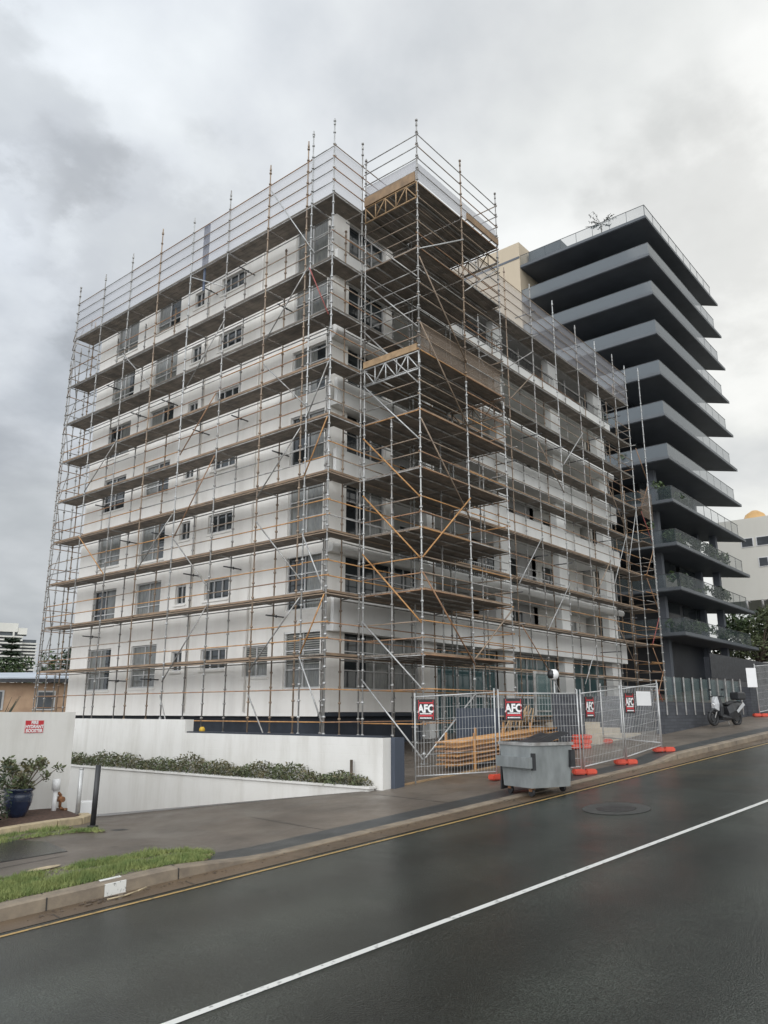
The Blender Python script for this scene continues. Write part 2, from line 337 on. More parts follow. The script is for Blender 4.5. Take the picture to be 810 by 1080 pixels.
def window(parent,to3,u0,u1,z0,z1,cols,rows,depth=.16,cover=None,sill=True,fm='frame'):
    f=MB(); w=.055; e=.004
    for a,b,c,d in((u0+e,u1-e,z0+e,z0+w),(u0+e,u1-e,z1-w,z1-e),(u0+e,u0+w,z0+w,z1-w),(u1-w,u1-e,z0+w,z1-w)): fbox(f,to3,a,b,c,d,depth-.08,depth)
    for i in range(1,cols):
        u=u0+(u1-u0)*i/cols; fbox(f,to3,u-.022,u+.022,z0+w,z1-w,depth-.07,depth)
    for r in rows:
        z=z0+(z1-z0)*r
        for i in range(cols):
            a=u0+(u1-u0)*i/cols+.022; b=u0+(u1-u0)*(i+1)/cols-.022; fbox(f,to3,a,b,z-.02,z+.02,depth-.065,depth-.005)
    W=f.build('window',fm,parent)
    p=MB(); p.add([to3(u0,z0,depth-.02),to3(u1,z0,depth-.02),to3(u1,z1,depth-.02),to3(u0,z1,depth-.02)],[(0,1,2,3)]); p.build('pane','pane',W)
    if cover=='curtain':
        q=MB(); k=random.choice([(0,1),(0,.45),(.5,1),(.3,1)])
        a=u0+w+(u1-u0-2*w)*k[0]; b=u0+w+(u1-u0-2*w)*k[1]
        q.add([to3(a,z0+w,depth-.026),to3(b,z0+w,depth-.026),to3(b,z1-w,depth-.026),to3(a,z1-w,depth-.026)],[(0,1,2,3)]); q.build('curtain','curtain',W)
    if cover=='shutter':
        q=MB(); z=z0+(z1-z0)*.42
        c_=MB(); c_.add([to3(u0+w,z0+w,depth-.026),to3(u1-w,z0+w,depth-.026),to3(u1-w,z-.02,depth-.026),to3(u0+w,z-.02,depth-.026)],[(0,1,2,3)]); c_.build('curtain','curtain',W)
        while z<z1-.1:
            fbox(q,to3,u0+.07,(u0+u1)/2-.05,z,z+.045,depth-.055,depth-.03); fbox(q,to3,(u0+u1)/2+.05,u1-.07,z,z+.045,depth-.055,depth-.03); z+=.075
        q.build('louvre','shutter',W)
    if sill:
        q=MB(); fbox(q,to3,u0-.06,u1+.06,z0-.09,z0-.012,-.05,depth-.1); q.build('sill','white',W)
    return W
toL=lambda u,z,d:(XW+d,u,z)           # left facade, u = y
toR=lambda u,z,d:(u,YW+d,z)           # right facade, u = x
holes=[]; wins=[]
for k in range(NS):
    t=2.8+2.68*k
    for (a,b,h,c,rw,sill) in ((31.3,33.2,1.62,2,[.3],1),(27.9,29.75,1.45 if k in(1,3,4,5,6) else 1.75,2,[.3],1),(26.15,26.85,.78,2,[],1),(23.45,24.95,.78,3,[],1),(18.95,20.25,1.95,2,[.33,.66],0)):
        if k==0 and h==1.62: h=1.8
        zt=t-.08; 
        if h==.78: zt=t-.45
        if a==18.95: a=18.5; b=20.28
        holes.append((a,b,zt-h,zt)); wins.append((a,b,zt-h,zt,c,rw,sill,k))
holes.append((21.1,22.45,1.22,2.33)); wins.append((21.1,22.45,1.22,2.33,2,[],1,0))
mb=MB(); wallgrid(mb,YW,YE,0,19.1,holes,toL,.16)
# thickness behind: returns at the far end and underside
fbox(mb,toL,YW+.3,YE,-.0,-.14,.002,.5)
mb.build('wall','white',B)
for a,b,c,d,cols,rw,sill,k in wins:
    w_=b-a; cov=None
    if w_>1.6: cov=random.choice(['curtain',None,'curtain','curtain'])
    if k==0 and (a<19.6 or abs(a-21.1)<.1): cov='shutter'
    if cov is None and w_>1.2 and rnd()<.35: cov='curtain'
    window(B,toL,a,b,c,d,cols,rw,cover=cov,sill=bool(sill))
# right-hand facade: corner bay
holes=[]; wins=[]
for k in range(NS):
    zb=.75+2.7*k; zt=2.72+2.7*k if k<6 else 18.85
    x1=24.2 if k<2 else 22.1
    holes.append((19.85,x1,zb,zt)); wins.append((19.85,x1,zb,zt,5 if k<2 else 3,[.33,.66],k))
mb=MB()
for k in range(NS):
    z0,z1=2.7*k,(2.7*(k+1) if k<6 else 19.1); h=[q for q in holes if z0<=q[2]<z1]; h=[(a,b,c,min(d,z1)) for a,b,c,d in h]
    x1=24.6 if k<2 else 22.4
    wallgrid(mb,XW,x1,z0,z1,h,toR,.2)
mb.box((22.4,YW+.01,5.4),(22.6,20.0,19.1)); mb.box((24.6,YW+.01,0),(24.8,20,5.4))
mb.build('wall','white',B)
for a,b,c,d,cols,rw,k in wins: window(B,toR,a,b,c,min(d,2.7*(k+1) if k<6 else 19),cols,rw,depth=.2,cover='curtain' if rnd()<.4 else None,sill=False)
# far returns of the block
mb=MB(); mb.box((XE-.25,YW+1.2,-1.5),(XE,YE,19.08)); mb.box((XW+.2,YE-.2,-1.5),(XE-.26,YE,19.08)); mb.build('wall','white',B)
mb=MB()
mb.box((XW+.45,YW+.5,0),(22.3,YE-.25,19)); mb.box((22.8,20.3,-1),(XE-.3,YE-.25,19)); mb.build('light_block','twall',B)  # solid dark blocks added inside to stop sky light leaking through the recesses
# columns of the balcony front
for (x0,w_,zb) in ((24.75,.55,-1.6),(30.5,.75,-1.6),(36.2,.95,-1.5),(41.9,1.15,-1.2)):
    mb=MB(); mb.box((x0,YW+.02,zb),(x0+w_,YW+.42,19.0)); mb.build('column','column',B)
# floors with their solid parapets or rounded thin edges
ph={1:1.15,2:.28,3:1.0,4:1.0,5:.42,6:.85}; YF=17.86
for k in range(1,7):
    z=2.7*k-.05; mb=MB(); mb.box((XW+.004,YF+.16,z),(XE-.27,20.25,z+.2)); 
    mb.build('floor_slab','column',B)
    mb=MB(); h=ph[k]
    if h<.5:
        prof=[(YF+.16,z-.03),(YF+.04,z+.0),(YF,z+h*.5),(YF+.04,z+h),(YF+.2,z+h+.02)]
        vs=[(x,y,zz) for x in (XW-.1,XE+.1) for y,zz in prof]; n=5
        mb.add(vs,[(i,i+1,n+i+1,n+i) for i in range(4)],smooth=True); mb.add([vs[i] for i in range(n)]+[vs[n+i] for i in range(n)],[(0,1,2,3,4),(9,8,7,6,5)])
    else: mb.box((XW-.12 if k in(6,) else XW-.02,YF,z-.02),(XE+.02,YF+.15,z+h))
    mb.build('parapet','column',B)
    # bar balustrade
    if k in (2,5,6):
        z0=z+h; 
        for x0,x1 in ((25.3,30.4),(31.3,36.1),(37.2,41.8)):
            mb=MB(); mb.tube((x0,YF+.1,z0+.62),(x1,YF+.1,z0+.62),.025); x=x0
            while x<x1: mb.tube((x,YF+.1,z0-.02),(x,YF+.1,z0+.62),.012,4); x+=.16
            mb.build('balustrade','darkframe' if k==6 else 'frame',B)
# recessed balcony rear wall, doors
for k in range(NS):
    z0=2.7*k+.17 if k else -1.2; z1=2.7*(k+1)-.06 if k<6 else 19.05
    for bi,(x0,x1) in enumerate(((24.85 if k<2 else 22.65,30.5),(31.3,36.2),(37.2,41.9))):
        if k==0: continue
        a=x0+ (x1-x0)*random.choice([.04,.12,.3,.35]); b=a+ (x1-x0)*random.choice([.5,.62,.7]); b=min(b,x1-.1); zt=z0+2.15
        toB=lambda u,z,d:(u,19.9+d,z)
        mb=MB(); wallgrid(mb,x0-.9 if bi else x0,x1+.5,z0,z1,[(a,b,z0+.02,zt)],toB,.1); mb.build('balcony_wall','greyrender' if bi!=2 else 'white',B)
        W=window(B,toB,a,b,z0+.02,zt,3,[],depth=.1,cover='curtain' if rnd()<.35 else None,sill=False); W.name='sliding_door'
# roof
mb=MB(); mb.box((XW-.15,YF+.0,19.02),(XE+.1,YE+.1,19.3)); mb.build('roof','greyrender',B)
mb=MB(); mb.box((XW-.08,YW-.1,18.9),(22.2,YW+.8,19.018)); mb.build('eaves','darkbase',B)
# undercroft and lobby
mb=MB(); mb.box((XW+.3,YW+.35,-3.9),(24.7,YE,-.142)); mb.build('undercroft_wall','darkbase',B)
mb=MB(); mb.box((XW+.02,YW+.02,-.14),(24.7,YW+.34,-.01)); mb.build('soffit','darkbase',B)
for x0,x1 in ((25.3,30.45),(31.3,36.15),(37.2,41.85)):
    f=MB(); n=5; z0=-1.4; z1=2.62; y=18.75
    for i in range(n+1): x=x0+(x1-x0)*i/n; f.box((x-.03,y,z0),(x+.03,y+.08,z1))
    f.box((x0,y+.002,z1-.08),(x1,y+.082,z1-.005)); f.box((x0,y+.002,.62),(x1,y+.078,.7))
    W=f.build('lobby_window','frame',B); p=MB(); p.add([(x0,y+.05,z0),(x1,y+.05,z0),(x1,y+.05,z1),(x0,y+.05,z1)],[(0,1,2,3)]); p.build('pane','teal',W)
mb=MB(); mb.box((24.9,19.9,-1.5),(42.8,20.1,2.6)); mb.build('lobby_wall','greyrender',B)
# a downpipe on the left facade
mb=MB(); mb.tube((XW-.06,25.75,.0),(XW-.06,25.75,18.9),.045,8); mb.build('downpipe','white',B)
mb=MB(); mb.tube((XW-.06,22.2,.0),(XW-.06,22.2,18.9),.035,8); mb.build('downpipe','white',B)
# ------------------------------------------------------------------ scaffolding
XS,YS=17.55,16.9
LV=[1.72,3.70,5.70,7.70,9.70,11.70,13.65,15.65,18.25]
def standard(parent,x,y,z0,z1,mt):
    m=MB(); m.tube((x,y,z0),(x,y,z1),.027,6); z=z0+.3
    while z<z1:
        m.tube((x,y,z-.03),(x,y,z+.03),.052,6); z+=.5
    m.tube((x,y,z1-.28),(x,y,z1-.16),.04,6)
    return m.build('standard',mt,parent)
def pick(z,seed=None):
    r=rnd()
    if z<4: return 'orange' if r<.35 else 'rust' if r<.8 else 'brown' if r<.95 else 'galv'
    if z<12: return 'orange' if r<.15 else 'rust' if r<.5 else 'brown' if r<.85 else 'galv'
    return 'galv' if r<.32 else 'brown' if r<.75 else 'rust'
def spick(): r=rnd(); return 'galv' if r<.62 else 'brown' if r<.85 else 'steel'
def tubes(parent,name,segs,mt,r=.021):
    m=MB(); 
    for a,b in segs: m.tube(a,b,r,6)
    return m.build(name,mt,parent)
def deckrun(parent,axis,c0,c1,w0,w1,z,joints):
    m=MB(); n=max(3,round((w1-w0)/.235)); pw=(w1-w0)/n
    js=[c0]+[j for j in joints if c0+.2<j<c1-.2]+[c1]
    for a,b in zip(js,js[1:]):
        dz=(rnd()-.5)*.012
        for i in range(n):
            u0=w0+i*pw+.012; u1=u0+pw-.024
            if axis=='y': m.box((u0,a+.03,z+dz),(u1,b-.03,z+.045+dz))
            else: m.box((a+.03,u0,z+dz),(b-.03,u1,z+.045+dz))
            # cleats under the plank
    d=m.build('deck','deck',parent)
    t=MB(); 
    for a,b in zip(js,js[1:]):
        j=rnd()*.03
        if axis=='y': t.box((w0-.03,a+.02,z-.008),(w0-.005,b-.02,z+.05+j))
        else: t.box((a+.02,w0-.03,z-.008),(b-.02,w0-.005,z+.05+j))
    t.build('toe_board','toe' if z<12 else 'toeg',d)
    return d
# --- left facade scaffold
YL=[16.95,18.05,20.45,22.9,25.35,27.75,30.1,32.45,34.85]; XI=XS+.98
SL_=empty('scaffold','long scaffold of dark decks and brown rails covering the left face of the white block','scaffolding',(0,0,0),'scaffold sections round the white building')
for i,y in enumerate(YL):
    standard(SL_,XS,y,G(XS,y)-.3,20.9+random.choice([.1,.3,.45,.6,0]) if i else 21.45,['steel' if i in(0,1,4) else 'galv','brown'][i in (2,5)])
    if i: standard(SL_,XI,y+(.0 if i<8 else 0),G(XS,y)-.3,19.6 if i==8 else 17.9,'brown' if i%3==2 else 'galv')
standard(SL_,XS+.02,18.33,G(XS,18)-.3,21.2,'brown'); standard(SL_,XS+.55,17.55,-1.6,18.0,'galv')
for k,z in enumerate(LV):
    deckrun(SL_,'y',YL[0] if k>0 else YL[1],YL[-1],XS+.05,XI-.02,z,YL)
    for dz in ((.5,1.0) if k<8 else (.5,1.0,1.5,2.0)):
        # rails in a few lengths of differing colour
        cuts=sorted(random.sample(YL[2:-1],2)); pts=[YL[1],*cuts,YL[-1]+.12]
        for a,b in zip(pts,pts[1:]): tubes(SL_,'guard_rail',[((XS+.01,a,z+dz),(XS+.01,b+.06,z+dz+(rnd()-.5)*.015))],pick(z))
        tubes(SL_,'guard_rail',[((XS+.01,YL[0]-.1,z+dz+.03),(XS+.01,YL[1]+.1,z+dz+.03))],'orange' if z<8 and rnd()<.7 else 'galv')
    tubes(SL_,'ledger',[((XS+.01,YL[0]-.1,z-.07),(XS+.01,YL[-1]+.1,z-.07))],'brown' if z<9 else 'galv')
    tubes(SL_,'ledger',[((XI,YL[1],z-.07),(XI,YL[-1]+.1,z-.07))],'galv')
    for i,y in enumerate(YL[1:]):
        if k%1==0 and (k+i)%2==0: tubes(SL_,'transom',[((XS,y,z-.04),(XI+.0,y,z-.04))],'galv')
    # wall ties
    for y in YL[2:-1]:
        if (int(y)+k)%3==0: tubes(SL_,'wall_tie',[((XS+.5,y-.15,z-.45),(XW-.01,y-.15,z-.45)),((XI+.0,y-.15,z-.5),(XI+.0,y-.15,z-.4))],'darkframe',.026)
for z in (.68,-.30): tubes(SL_,'ledger',[((XS+.01,YL[0]-.1,z),(XS+.01,YL[-1]+.12,z))],'rust' if z>0 else 'orange')
for a,za,b,zb,mt in ((20.3,19.9,17.8,16.1,'steel'),(25.2,18.0,22.95,16.7,'steel'),(18.15,15.65,20.35,13.4,'galv'),(20.35,12.5,18.0,10.2,'galv'),(22.8,15.2,25.2,12.8,'galv'),(23.1,12.1,25.2,10.0,'rust'),(18.3,9.5,20.4,7.4,'galv'),(20.4,6.5,18.1,4.2,'galv'),(25.25,6.6,22.95,9.5,'rust'),(25.3,6.6,23.0,4.5,'galv'),(22.95,3.7,25.35,1.1,'galv'),(18.1,3.6,20.4,1.4,'galv'),(20.45,.6,19.2,-1.3,'galv'),
    (32.5,7.7,30.1,5.7,'orange'),(27.75,5.5,25.4,7.6,'galv'),(18.05,5.7,17.0,3.7,'steel'),(17.0,9.6,18.05,7.7,'orange'),(17.05,13.4,18.05,15.6,'red'),(17.0,11.6,18.0,9.8,'galv'),(18.05,1.7,17.0,-.3,'steel'),(17.0,3.6,18.0,1.8,'orange'),(25.4,.6,24.4,-1.4,'galv'),(30.2,16.0,27.8,13.8,'galv'),(30.1,11.7,32.4,9.8,'galv')):
    tubes(SL_,'diagonal_brace',[((XS-.04,a,za),(XS-.04,b,zb))],mt,.024)
m=MB(); y0=16.98
for a,b in zip(YL[1:],YL[2:]+[YL[-1]]):
    if b>a: m.add([(XS+.06,a,18.3),(XS+.06,b,18.3),(XS+.06,b,20.27),(XS+.06,a,20.27)],[(0,1,2,3)])
m.add([(XS+.06,16.98,18.32),(XS+.06,18.05,18.32),(XS+.06,18.05,20.29),(XS+.06,16.98,20.29)],[(0,1,2,3)])
m.build('containment_mesh','mesh',SL_)
# far end return, braced
for (x,y,z1) in ((XS+.5,36.05,17.6),(XI,36.05,18.5),(19.8,36.05,17.6),(XI+.0,34.95+.3,19.9)):
    standard(SL_,x,y,-4.2,z1,'galv')
for k,z in enumerate([-.3]+LV[:-1]+[17.7]):
    for dz in (0,.5,1.0): tubes(SL_,'guard_rail',[((XS,34.85,z+dz),(XS+.5,36.05,z+dz+.03)),((XS+.5,36.05,z+dz),(19.8,36.05,z+dz))],pick(z))
    if k: tubes(SL_,'diagonal_brace',[((XS,34.85,z),(XI,36.05,z+1.9)) if k%2 else ((XS,34.85,z+1.9),(XI,36.05,z))],'galv')
# --- right facade scaffold
XR=[17.55,19.07,21.9,24.4,26.95,29.45,31.95,34.4,37.0,39.5,41.95,43.75]; YI=YS+.82
SR=empty('scaffold','scaffold of narrow dark decks along the balconied right face of the white block','scaffolding',(0,0,0),'scaffold sections round the white building')
for i,x in enumerate(XR):
    if i==0: continue
    standard(SR,x,YS,P(x,YS),20.9+random.choice([0,.1,.25,.4]),'steel' if i in(7,9,11) else 'brown' if i==5 else 'galv')
    standard(SR,x,YI,P(x,YI),17.8 if i<11 else 19.9,'brown' if i%2 else 'galv')
for k,z in enumerate(LV):
    x0=XS-.0
    deckrun(SR,'x',x0+.0,XR[-1] if k>=2 else XR[-1],YS+.05,YI-.03,z+.004,XR)
    for dz in ((.5,1.0) if k<8 else (.5,1.0,1.5,2.0)):
        cuts=sorted(random.sample(XR[4:-1],2)); pts=[XR[0]-.1,XR[3],*cuts,XR[-1]+.12]; pts=sorted(set(pts))
        for a,b in zip(pts,pts[1:]): tubes(SR,'guard_rail',[((a,YS-.01,z+dz),(b+.05,YS-.01,z+dz+(rnd()-.5)*.015))],pick(z))
    tubes(SR,'ledger',[((XR[0]-.1,YS-.01,z-.07),(XR[-1]+.1,YS-.01,z-.07))],'brown' if z<9 else 'galv')
    tubes(SR,'ledger',[((XR[1],YI,z-.07),(XR[-1]+.1,YI,z-.07))],'galv')
    for i,x in enumerate(XR[1:]):
        if (k+i)%2: tubes(SR,'transom',[((x,YS-.3 if rnd()<.3 else YS,z-.04),(x,YI,z-.04))],'galv')
    for x in XR[5:-1]:
        if (int(x)+k)%3==0: tubes(SR,'wall_tie',[((x+.1,YS-.2,z+1.35),(x+.1,YF-.005,z+1.35))],'darkframe',.026)
for z in (.68,-.30): tubes(SR,'ledger',[((XR[0]-.1,YS-.01,z),(XR[-1]+.12,YS-.01,z))],'orange' if z>0 else 'rust')
for a,za,b,zb,mt in ((31.95,17.4,29.5,15.7,'galv'),(37.0,14.5,34.5,12.1,'steel'),(31.95,8.0,29.5,5.4,'steel'),(34.4,6.0,31.95,3.6,'steel'),(36.9,3.2,35.4,1.3,'steel'),(41.9,9.8,39.6,6.5,'steel'),(43.7,11.7,41.95,8.2,'steel'),(29.4,14.0,31.9,16.2,'brown'),(39.5,12.6,41.9,10.0,'brown'),(34.4,10.6,31.95,12.6,'brown'),(36.95,5.5,39.4,7.9,'brown'),(29.5,3.7,31.95,1.7,'rust'),(39.5,4.7,41.9,2.3,'brown'),(26.95,15.2,29.4,12.7,'galv'),(32.0,1.6,34.4,-.6,'galv')):
    tubes(SR,'diagonal_brace',[((a,YS-.05,za),(b,YS-.05,zb))],mt,.024)
for lo,hi in ((0,19),(24.3,99)):
    m=MB()
    for a,b in zip(XR,XR[1:]):
        if lo<a<hi: m.add([(a,YS+.05,18.3),(b,YS+.05,18.3),(b,YS+.05,20.27),(a,YS+.05,20.27)],[(0,1,2,3)])
    m.build('containment_mesh','mesh',SR)
m=MB(); m.box((XS+.1,24.4,18.35),(XS+.16,24.75,20.35)); m.box((XS+.1,24.5,17.2),(XS+.14,24.62,18.35)); m.build('hoist_sleeve','tarp',SL_)
# --- projecting loading tower
XT=[19.07,21.87,24.45]; YT=14.3; YB=16.72
T=empty('scaffold','tall square scaffold tower with timber edged decks projecting from the corner towards the street','scaffolding',(0,0,0),'scaffold sections round the white building')
for i,x in enumerate(XT):
    for y in (YT,YB):
        a=P(x,y); mid=11.6
        standard(T,x,y,a,mid,'steel'); standard(T,x,y,mid+.02,20.95 if y==YT else 20.5,'galv' if y==YB else 'brown' if i==1 else 'galv')
    standard(T,x,15.5,P(x,15.5),9.6,'galv')
for x,y in ((19.07,YT),(21.87,YT),(24.45,YT),(19.07,YB)):
    m=MB(); z=P(x,y); m.box((x-.1,y-.1,z+.002),(x+.1,y+.1,z+.02)); m.build('base_plate','galv',T)
TL=[1.70,3.70,5.66,7.66,9.66,11.80,15.70,18.31]
for k,z in enumerate(TL):
    deckrun(T,'x',XT[0]+.0,XT[-1],YT+.05,YS+(.3 if k==7 else 0),z+.008,[XT[1]])
    for y in (YT+.6,YT+1.25,YT+1.9): tubes(T,'transom',[((XT[0],y,z-.05),(XT[2],y,z-.05))],'galv',.026)
allz=[-.35,.65]
for k,z in enumerate(TL):
    nx=[.5,1.0]+([1.5] if k in(5,6,4) else [])+([2.0,2.5,3.0] if k==5 else [])+([1.5,2.0] if k>=6 else [])
    allz+= [z-.03]+[z+d for d in nx]
for z in allz:
    col=pick(z) if z<11 else ('galv' if rnd()<.6 else 'brown')
    tubes(T,'guard_rail',[((XT[0],YT-.08,z),(XT[0],YB+.08,z+.0))],'galv' if z in (1.67,3.67) or abs(z-7.63)<.02 else col)
    tubes(T,'guard_rail',[((XT[0]-.08,YT,z+.03),(XT[1],YT,z+.03))],pick(z)); tubes(T,'guard_rail',[((XT[1],YT,z+.03),(XT[2]+.08,YT,z+.03))],pick(z))
    tubes(T,'guard_rail',[((XT[2],YT-.08,z),(XT[2],YB+.08,z))],pick(z))
for i,(za,zb,mt) in enumerate(((17.04,14.5,'galv'),(15.2,12.6,'galv'),(13.2,10.55,'galv'),(11.1,8.6,'steel'),(9.15,6.65,'orange'),(7.1,4.65,'orange'),(5.08,2.65,'orange'),(2.85,.66,'steel'),(1.0,-1.35,'steel'))):
    tubes(T,'diagonal_brace',[((XT[0]-.05,YB,za),(XT[0]-.05,YT,zb))],mt,.026)
for a,za,b,zb,mt in ((XT[0],15.6,XT[1],17.4,'steel'),(XT[0],15.3,XT[1],12.3,'brown'),(XT[0],12.8,XT[1],9.8,'brown'),(XT[0],9.3,XT[1],6.4,'brown'),(XT[0],4.7,XT[1],7.2,'orange'),(XT[0],4.2,XT[1],1.5,'rust'),(XT[0],-1.3,XT[1],.6,'steel'),(XT[1],15.2,XT[2],17.4,'galv'),(XT[1],1.7,XT[2],3.6,'brown')):
    tubes(T,'diagonal_brace',[((a,YT-.05,za),(b,YT-.05,zb))],mt,.026)
def truss(parent,p0,p1,z0,z1,mt,n=5):
    m=MB(); p0=Vector(p0); p1=Vector(p1); pt=lambda f,z:(p0.x+(p1.x-p0.x)*f,p0.y+(p1.y-p0.y)*f,z)
    m.tube(pt(0,z0),pt(1,z0),.03); m.tube(pt(0,z1),pt(1,z1),.03)
    for i in range(n):
        f=i/n; m.tube(pt(f+.01,z0),pt(f+.01,z1),.024)
        if i%2: m.tube(pt(f,z0),pt((i+1)/n,z1),.024)
        else: m.tube(pt(f,z1),pt((i+1)/n,z0),.024)
    m.tube(pt(1,z0),pt(1,z1),.024)
    return m.build('lattice_beam',mt,parent)
truss(T,(XT[0]-.03,YB,0),(XT[0]-.03,YT,0),11.08,11.72,'steel'); truss(T,(XT[0]-.03,YB,0),(XT[0]-.03,YT,0),17.66,18.3,'timber')
truss(T,(XT[2]+.03,YB,0),(XT[2]+.03,YT,0),11.08,11.72,'brown'); truss(T,(XT[2]+.03,YB,0),(XT[2]+.03,YT,0),17.66,18.3,'brown')
m=MB(); m.box((XT[0]-.09,YT+.05,11.76),(XT[0]-.03,YB,12.0)); m.build('edge_board','timber',T)
m=MB(); m.box((XT[0]-.09,YT+.05,18.34),(XT[0]-.03,YB,18.72)); m.build('edge_board','ply',T)
m=MB(); m.box((XT[1]+.3,YT-.08,18.45),(XT[2],YT-.03,18.72)); m.build('edge_board','ply',T)
m=MB(); m.box((XT[0]+.2,YT+.05,11.9),(XT[2]-.1,YT+.08,12.9)); m.build('hoarding_panel','net',T)
m=MB(); m.box((XT[0]+.06,YT+.06,18.5),(XT[0]+.08,YB,19.3)); m.build('containment_mesh','mesh',T); m=MB(); m.box((XT[0]+.1,YT+.05,18.5),(XT[2],YT+.06,19.2)); m.build('containment_mesh','mesh',T)
# timber stored on the top deck and a few planks sticking out
for (x,y,l,h,z) in ((22.2,14.9,1.9,.22,18.46),(23.3,15.5,1.0,.4,18.46)):
    r_=tag(MB().box((x,y,z),(x+l,y+.5,z+h)).box((x+.2,y+.05,z+h+.003),(x+l-.1,y+.3,z+h+.06)).build('plank_stack','ply'),'%s stack of brown planks lying on the top deck of the scaffold tower'%('long low' if h<.3 else 'short tall'),'planks')
# --- stair tower at the far right end
E_=empty('scaffold','shorter scaffold stair tower of brown tubes at the far right end of the white block','scaffolding',(0,0,0),'scaffold sections round the white building')
for x,y,z1 in ((45.4,YS-.2,13.6),(45.4,YS+1.3,13.4),(44.0,YS-.75,20.6),(43.9,YS+1.4,19.0),(44.0,YS+2.8,17.5)):
    standard(E_,x,y,P(x,y),z1,'steel' if y<YS else 'brown')
for k,z in enumerate([-.3,.7]+LV):
    for dz in (0,.5,1.0):
        if z+dz>13.3:
            tubes(E_,'guard_rail',[((43.8,YS-.05,z+dz),(44.0,YS+2.8,z+dz))],pick(z)); continue
        tubes(E_,'guard_rail',[((43.7,YS-.2,z+dz),(45.5,YS-.2,z+dz+.03))],pick(z)); tubes(E_,'guard_rail',[((45.4,YS-.3,z+dz),(45.4,YS+1.4,z+dz))],pick(z))
    if z<12.5: deckrun(E_,'x',43.95,45.4,YS-.15,YS+1.3,z,[]) if k>1 else None
    if k<9: tubes(E_,'diagonal_brace',[((43.9,YS-.25,z),(45.4,YS-.25,z+1.8)) if k%2 else ((45.4,YS-.25,z),(43.9,YS-.25,z+1.8))],'rust' if k%3 else 'red',.024)
m=MB(); m.add([(43.9,YS-.3,11.2),(45.6,YS-.3,11.2),(45.6,YS-.3,12.9),(43.9,YS-.3,12.9)],[(0,1,2,3)]); m.build('netting','net',E_)
# ------------------------------------------------------------------ boundary walls on the left
m=MB(); m.box((-4,16.9,-3.4),(9.46,17.12,0)); m.box((9.24,17.12,-4.4),(9.455,29,-.003))
W1=tag(m.build('boundary_wall','whiteplain'),'tall smooth white boundary wall with a red sign at the left edge','wall')
m=MB(); m.box((14.75,12.28,-4),(15.05,20.0,-.60)); m.box((14.75,20.0,-4.4),(15.05,31,-.22))
W2=empty('boundary_wall','white painted block wall with a stepped top behind the narrow planter','wall')
m.build('wall','whitewall',W2)
m=MB(); m.box((14.80,12.34,-.598),(15.16,19.98,-.56)); m.build('capping','darkbase',W2)
m=MB(); m.box((15.052,12.16,-2.6),(15.42,12.5,-.6)); m.build('end_pier','bluewall',W2)
# planter retaining wall
m=MB(); m.prism([(14.5,12.52),(14.70,12.50),(14.26,30.6),(14.05,30.6)],-4.4,-1.745)
PW=empty('planter_wall','low white retaining wall with a pale brick capping beside the sloping driveway','wall')
m.build('wall','whiteplain',PW)
m=MB(); m.prism([(14.46,12.46),(14.73,12.46),(14.29,30.6),(14.01,30.6)],-1.742,-1.69); m.build('capping','whitewall',PW)
m=MB(); m.prism([(14.70,12.52),(14.748,12.52),(14.748,30.6),(14.28,30.6)],-4,-1.76); PWs=m.build('soil','soil',PW)
# planting and leafy things
def leaves(mb,c,rad,n,size,flat=.5,mi=0,seed=None,hollow=.35):
    c=Vector(c)
    for _ in range(n):
        d=Vector((random.gauss(0,1),random.gauss(0,1),random.gauss(0,1))).normalized(); q=hollow+(1-hollow)*rnd()**.5
        p=c+Vector((d.x*rad[0],d.y*rad[1],d.z*rad[2]))*q
        u=Vector((random.gauss(0,1),random.gauss(0,1),random.gauss(0,1)*flat)).normalized(); w=u.cross(Vector((random.gauss(0,1),random.gauss(0,1),1))).normalized()
        s=size*(.6+.8*rnd()); mb.add([p-u*s,p-w*s*.45,p+u*s,p+w*s*.45],[(0,1,2,3)],mi)
m=MB()
y=12.75
while y<30:
    xc=14.66-.018*(y-12.5); w_=.10+.012*(y-12.5)
    hh=.30+.08*math.sin(y*1.7)+.07*math.sin(y*4.3)+ (.02*(y-12.5) if y<20 else .1); hh*=min(1,(y-12.2)*1.4)
    leaves(m,(xc-.04-.0*w_,y,-1.70+hh*.42),(.17+w_*.5,.26,hh*.62),95,.045,.8,0 if rnd()<.6 else 1); y+=.17
tag(m.build('planter_hedge',['leafy','leafo']),'low scruffy green hedge growing in the planter along the white block wall','hedge')
m=MB(); m.box((14.62,13.15,-1.75),(14.66,13.21,-1.12)); tag(m.build('timber_stake','bark'),'thin weathered stake standing at the right end of the planter hedge','stake')
# yellow capped hydrant on wall
Hd=empty('hydrant','small yellow capped hydrant fitting behind the step in the white block wall','hydrant',(15.3,19.9,-.95))
MB().tube((0,0,-.3),(0,0,.38),.05,10).build('riser','copper',Hd); MB().lathe((0,0,.38),[(.08,0),(.095,.03),(.08,.09),(.05,.13),(0,.14)],12).build('cap','yellow',Hd)
